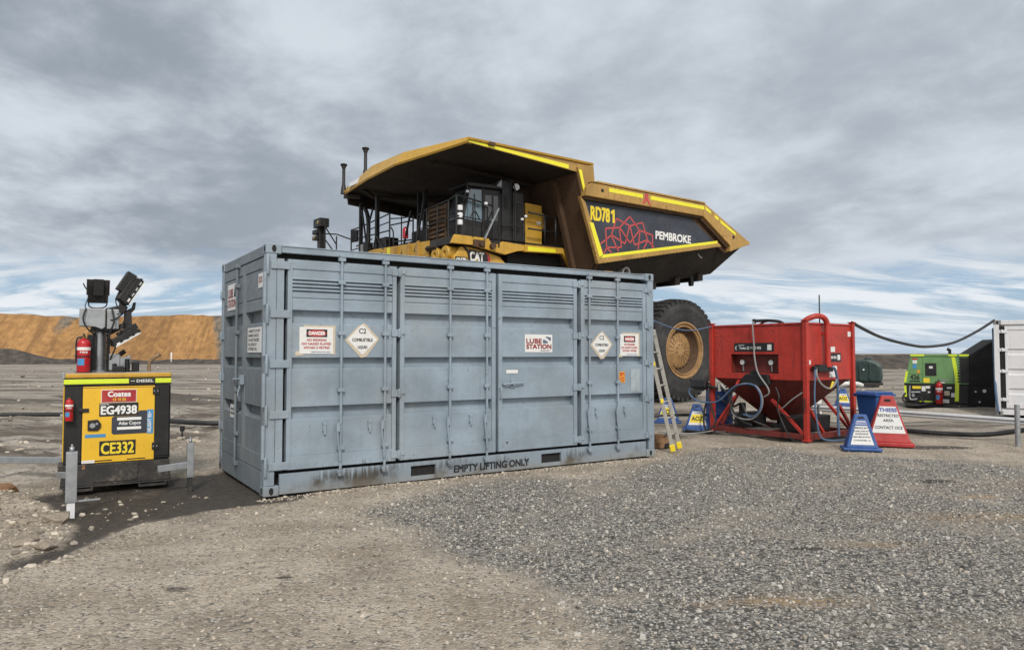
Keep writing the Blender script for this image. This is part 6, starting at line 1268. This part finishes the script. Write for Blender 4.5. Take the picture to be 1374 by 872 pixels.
def green_machine():
    t = thing('compressor', (12.80, 21.8, 0), -30, 'green and black skid-mounted compressor with lime reflective tape and number 426', 'compressor')
    t.scale = (.87, 1, 1)
    up_ = [(-1.0, .70), (-.80, 1.53), (.95, 1.53), (1.0, 1.45), (1.0, .70)]; lo = [(-.98, .12), (-1.0, .69), (1.0, .69), (1.0, .12)]
    b = B(); b.prism(up_, 'y', .0, 1.5); g = b.out('canopy', 'green', t, .03)
    b = B(); b.prism(lo, 'y', .03, 1.5); k = b.out('lower_body', 'black', t, .02)
    b = B(); b.box(-.98, 1.0, .0, 1.5, .0, .11); b.out('skid', 'dirtyblack', t, .01)
    b = B(); b.prism([(-.80, 1.535), (.97, 1.535), (.97, 1.60), (-.76, 1.60)], 'y', -.02, 1.5); r = b.out('roof', 'green', t, .01)
    for x0, x1 in ((-.78, -.36), (.36, .62), (.68, .96)): b = B(); b.box(x0, x1, -.026, -.021, 1.54, 1.595); b.out('tape', 'lime', r)
    b = B(); b.cyl((.42, .5, 1.6), (.42, .5, 1.75), .05, n=10); b.cyl((.42, .5, 1.72), (.34, .5, 1.77), .05, n=10); b.out('exhaust', 'black', r)
    b = B(); b.prism([(.52, .20), (.64, .20), (.66, .85), (.56, 1.52), (.45, 1.52), (.55, .85)], 'y', -.005, -.0012); b.out('tape', 'lime', g)
    b = B(); b.prism([(-1.0, .74), (-.93, .74), (-.86, 1.08), (-.93, 1.08)], 'y', -.005, -.0012); b.prism([(-.985, .3), (-.91, .3), (-.93, .64), (-1.0, .64)], 'y', .022, .028); b.out('tape', 'lime', g)
    b = B()
    for i in range(9): b.box(.66 if i > 3 else .62, .985, -.006, -.001, .76 + i * .085, .81 + i * .085)
    b.box(.70, .985, -.0015, .0, .74, 1.5); b.out('grille', 'black', g)
    b = B(); b.box(-.55, .0, .024, .029, .055 + .1, .19); b.out('tape', 'lime', k)
    b = B(); b.box(-.34, .0, -.012, .0, .95, 1.33); h = b.out('access_hatch', 'blackplastic', g, .03); b = B(); b.box(-.22, -.11, -.017, -.0125, 1.17, 1.24); b.out('notice', 'white', h)
    for q in ((-.42, -.415, .72, 1.5), (-.86, -.43, .995, 1.0), (.50, .505, .72, 1.5)): b = B(); b.box(q[0], q[1], -.004, .0, q[2], q[3]); b.out('panel_seam', 'dark', g)
    letters([('426', -.80, -.52, .83, .97, .03)], g, 'txblack', (0, -.0035, 0), (1, 0, 0), (0, 0, 1)); b = B(); b.box(-.82, -.50, -.004, -.001, .755, .80); b.out('number_bar', 'txblack', g)
    def st(x0, x1, z0, z1, m, par, y=-.001): b = B(); b.box(x0, x1, y - .004, y, z0, z1); b.out('sticker', m, par)
    st(-.40, -.21, .74, .88, 'txyellow', g); st(-.72, -.58, 1.32, 1.42, 'white', g); st(-.72, -.60, 1.16, 1.29, 'skyblue', g); st(-.74, -.56, 1.43, 1.48, 'red', g); st(-.58, -.5, 1.03, 1.12, 'orange', g); st(.05, .34, .80, .84, 'galv', g); st(.12, .24, .73, .77, 'white', g)
    st(-.46, -.34, .48, .63, 'white', k, .03); st(-.33, -.2, .56, .64, 'white', k, .03); st(-.74, -.48, .55, .63, 'txyellow', k, .03); st(.22, .38, .36, .50, 'tape', k, .03); st(.42, .56, .32, .44, 'white', k, .03); st(.14, .36, .14, .25, 'white', k, .03); st(.3, .44, .57, .62, 'white', k, .03); st(-.27, -.2, .43, .48, 'white', k, .03)
    b = B(); b.tube([(-.82, .0, .64), (-.83, -.02, .3), (-.78, -.04, .22), (-.6, -.04, .24)], .03, 8); b.tube([(-.78, -.01, .44), (-.5, -.01, .45)], .03, 6); b.cyl((-.72, .0, .35), (-.72, -.06, .35), .05, n=10); b.out('pipework', 'galv', k)
    b = B(); b.tube([(-.95, -.05, .42), (-1.05, -.1, .25), (-.9, -.12, .08), (-.6, -.1, .05), (-.3, -.08, .1)], .03, 8); b.tube([(-.5, -.03, .3), (-.4, -.08, .15), (-.2, -.06, .12), (.0, -.03, .25)], .03, 8); b.out('hose_bundle', 'hoseblack', k)
green_machine()
def comp(x, y, z): a = R(-30); return (12.80 + x * math.cos(a) - y * math.sin(a), 21.8 + x * math.sin(a) + y * math.cos(a), z)
extinguisher(comp(.055, -.13, .12), -30, .72, .095, 'red fire extinguisher hung on the front of the green compressor', 'fire extinguishers')
t = thing('hopper_bin', (0, 0, 0), 0, 'black steel side hopper with steep sloped top between green compressor and white container', 'hopper')
def wedge():
    c = Vector((13.62, 21.3, 0)); u = Vector((.97, -.24, 0)); n = Vector((.24, .97, 0))
    def P(x, y, z): return c + u * x + n * y + Vector((0, 0, z))
    b = B(); F = [(-.15, .08), (-.1, 1.56), (.62, 2.05), (.66, .0), (.1, .0)]; A = [b.bm.verts.new(P(x, 0, z)) for x, z in F]; C = [b.bm.verts.new(P(x, 1.1, z)) for x, z in F]
    b._f(A); b._f(C[::-1])
    for i in range(5): b._f([A[i], A[(i + 1) % 5], C[(i + 1) % 5], C[i]])
    o = b.out('plate_shell', paint('matt black hopper plate', (.011, .011, .012), .85, wear=.3, dirt_amt=.2, streak=.1), t, .02)
    b = B(); q = [P(-.12, -.012, .70), P(.66, -.012, .72), P(.66, .0, .74), P(-.12, .0, .72)]; b.bar(P(-.12, -.01, .72), P(.66, -.01, .74), .02, .03); b.bar(P(-.1, -.01, 1.58), P(.62, -.01, 2.05), .02, .04); b.out('seam_bar', 'black', o)
    for x, z in ((.25, .52), (.02, .5), (.12, .2)): b = B(); b.cyl(P(x, -.012, z), P(x, .0, z), .05 if x == .25 else .025, n=10); b.out('lamp', 'white', o)
wedge()
def poly_tank():
    t = thing('poly_tank', (17.2, 35.5, 0), -28, 'dark green moulded poly tank standing far off beyond the red hopper tank', 'tank')
    t.scale = (.85, .85, .88)
    b = B(); b.prism([(-1.0, .25), (-1.0, 1.35), (-.8, 1.52), (.35, 1.52), (.80, 1.35), (1.0, 1.15), (1.05, .6), (1.0, .25)], 'y', -.7, .8); s = b.out('shell', 'tankgreen', t, .12)
    for x in (-.6, -.1, .42): b = B(); b.prism([(x - .06, .4), (x - .06, 1.3), (x + .06, 1.3), (x + .06, .4)], 'y', -.76, -.68); b.out('moulded_rib', 'tankgreen', s, .03)
    b = B(); b.cyl((.3, 0, 1.5), (.3, 0, 1.6), .2, n=14); b.out('filler_cap', 'tankgreen', s, .02)
    b = B(); b.box(-1.05, 1.05, -.7, .8, .0, .24); b.out('base', 'dirtyblack', t, .03)
    b = B(); b.cyl((.1, -.76, .95), (.1, -.78, .95), .05, n=8); b.box(-.65, -.5, -.775, -.765, .3, .42); b.out('sticker', 'white', s)
poly_tank()
t = B().tube([(10.9, 24.4, .50), (11.1, 24.2, .60), (11.5, 24.2, .61), (11.75, 24.3, .55)], .075, 10).out('white_pipe', 'white', None); tag(t, 'short thick white pipe lying behind the far AOZ sign', 'pipe')
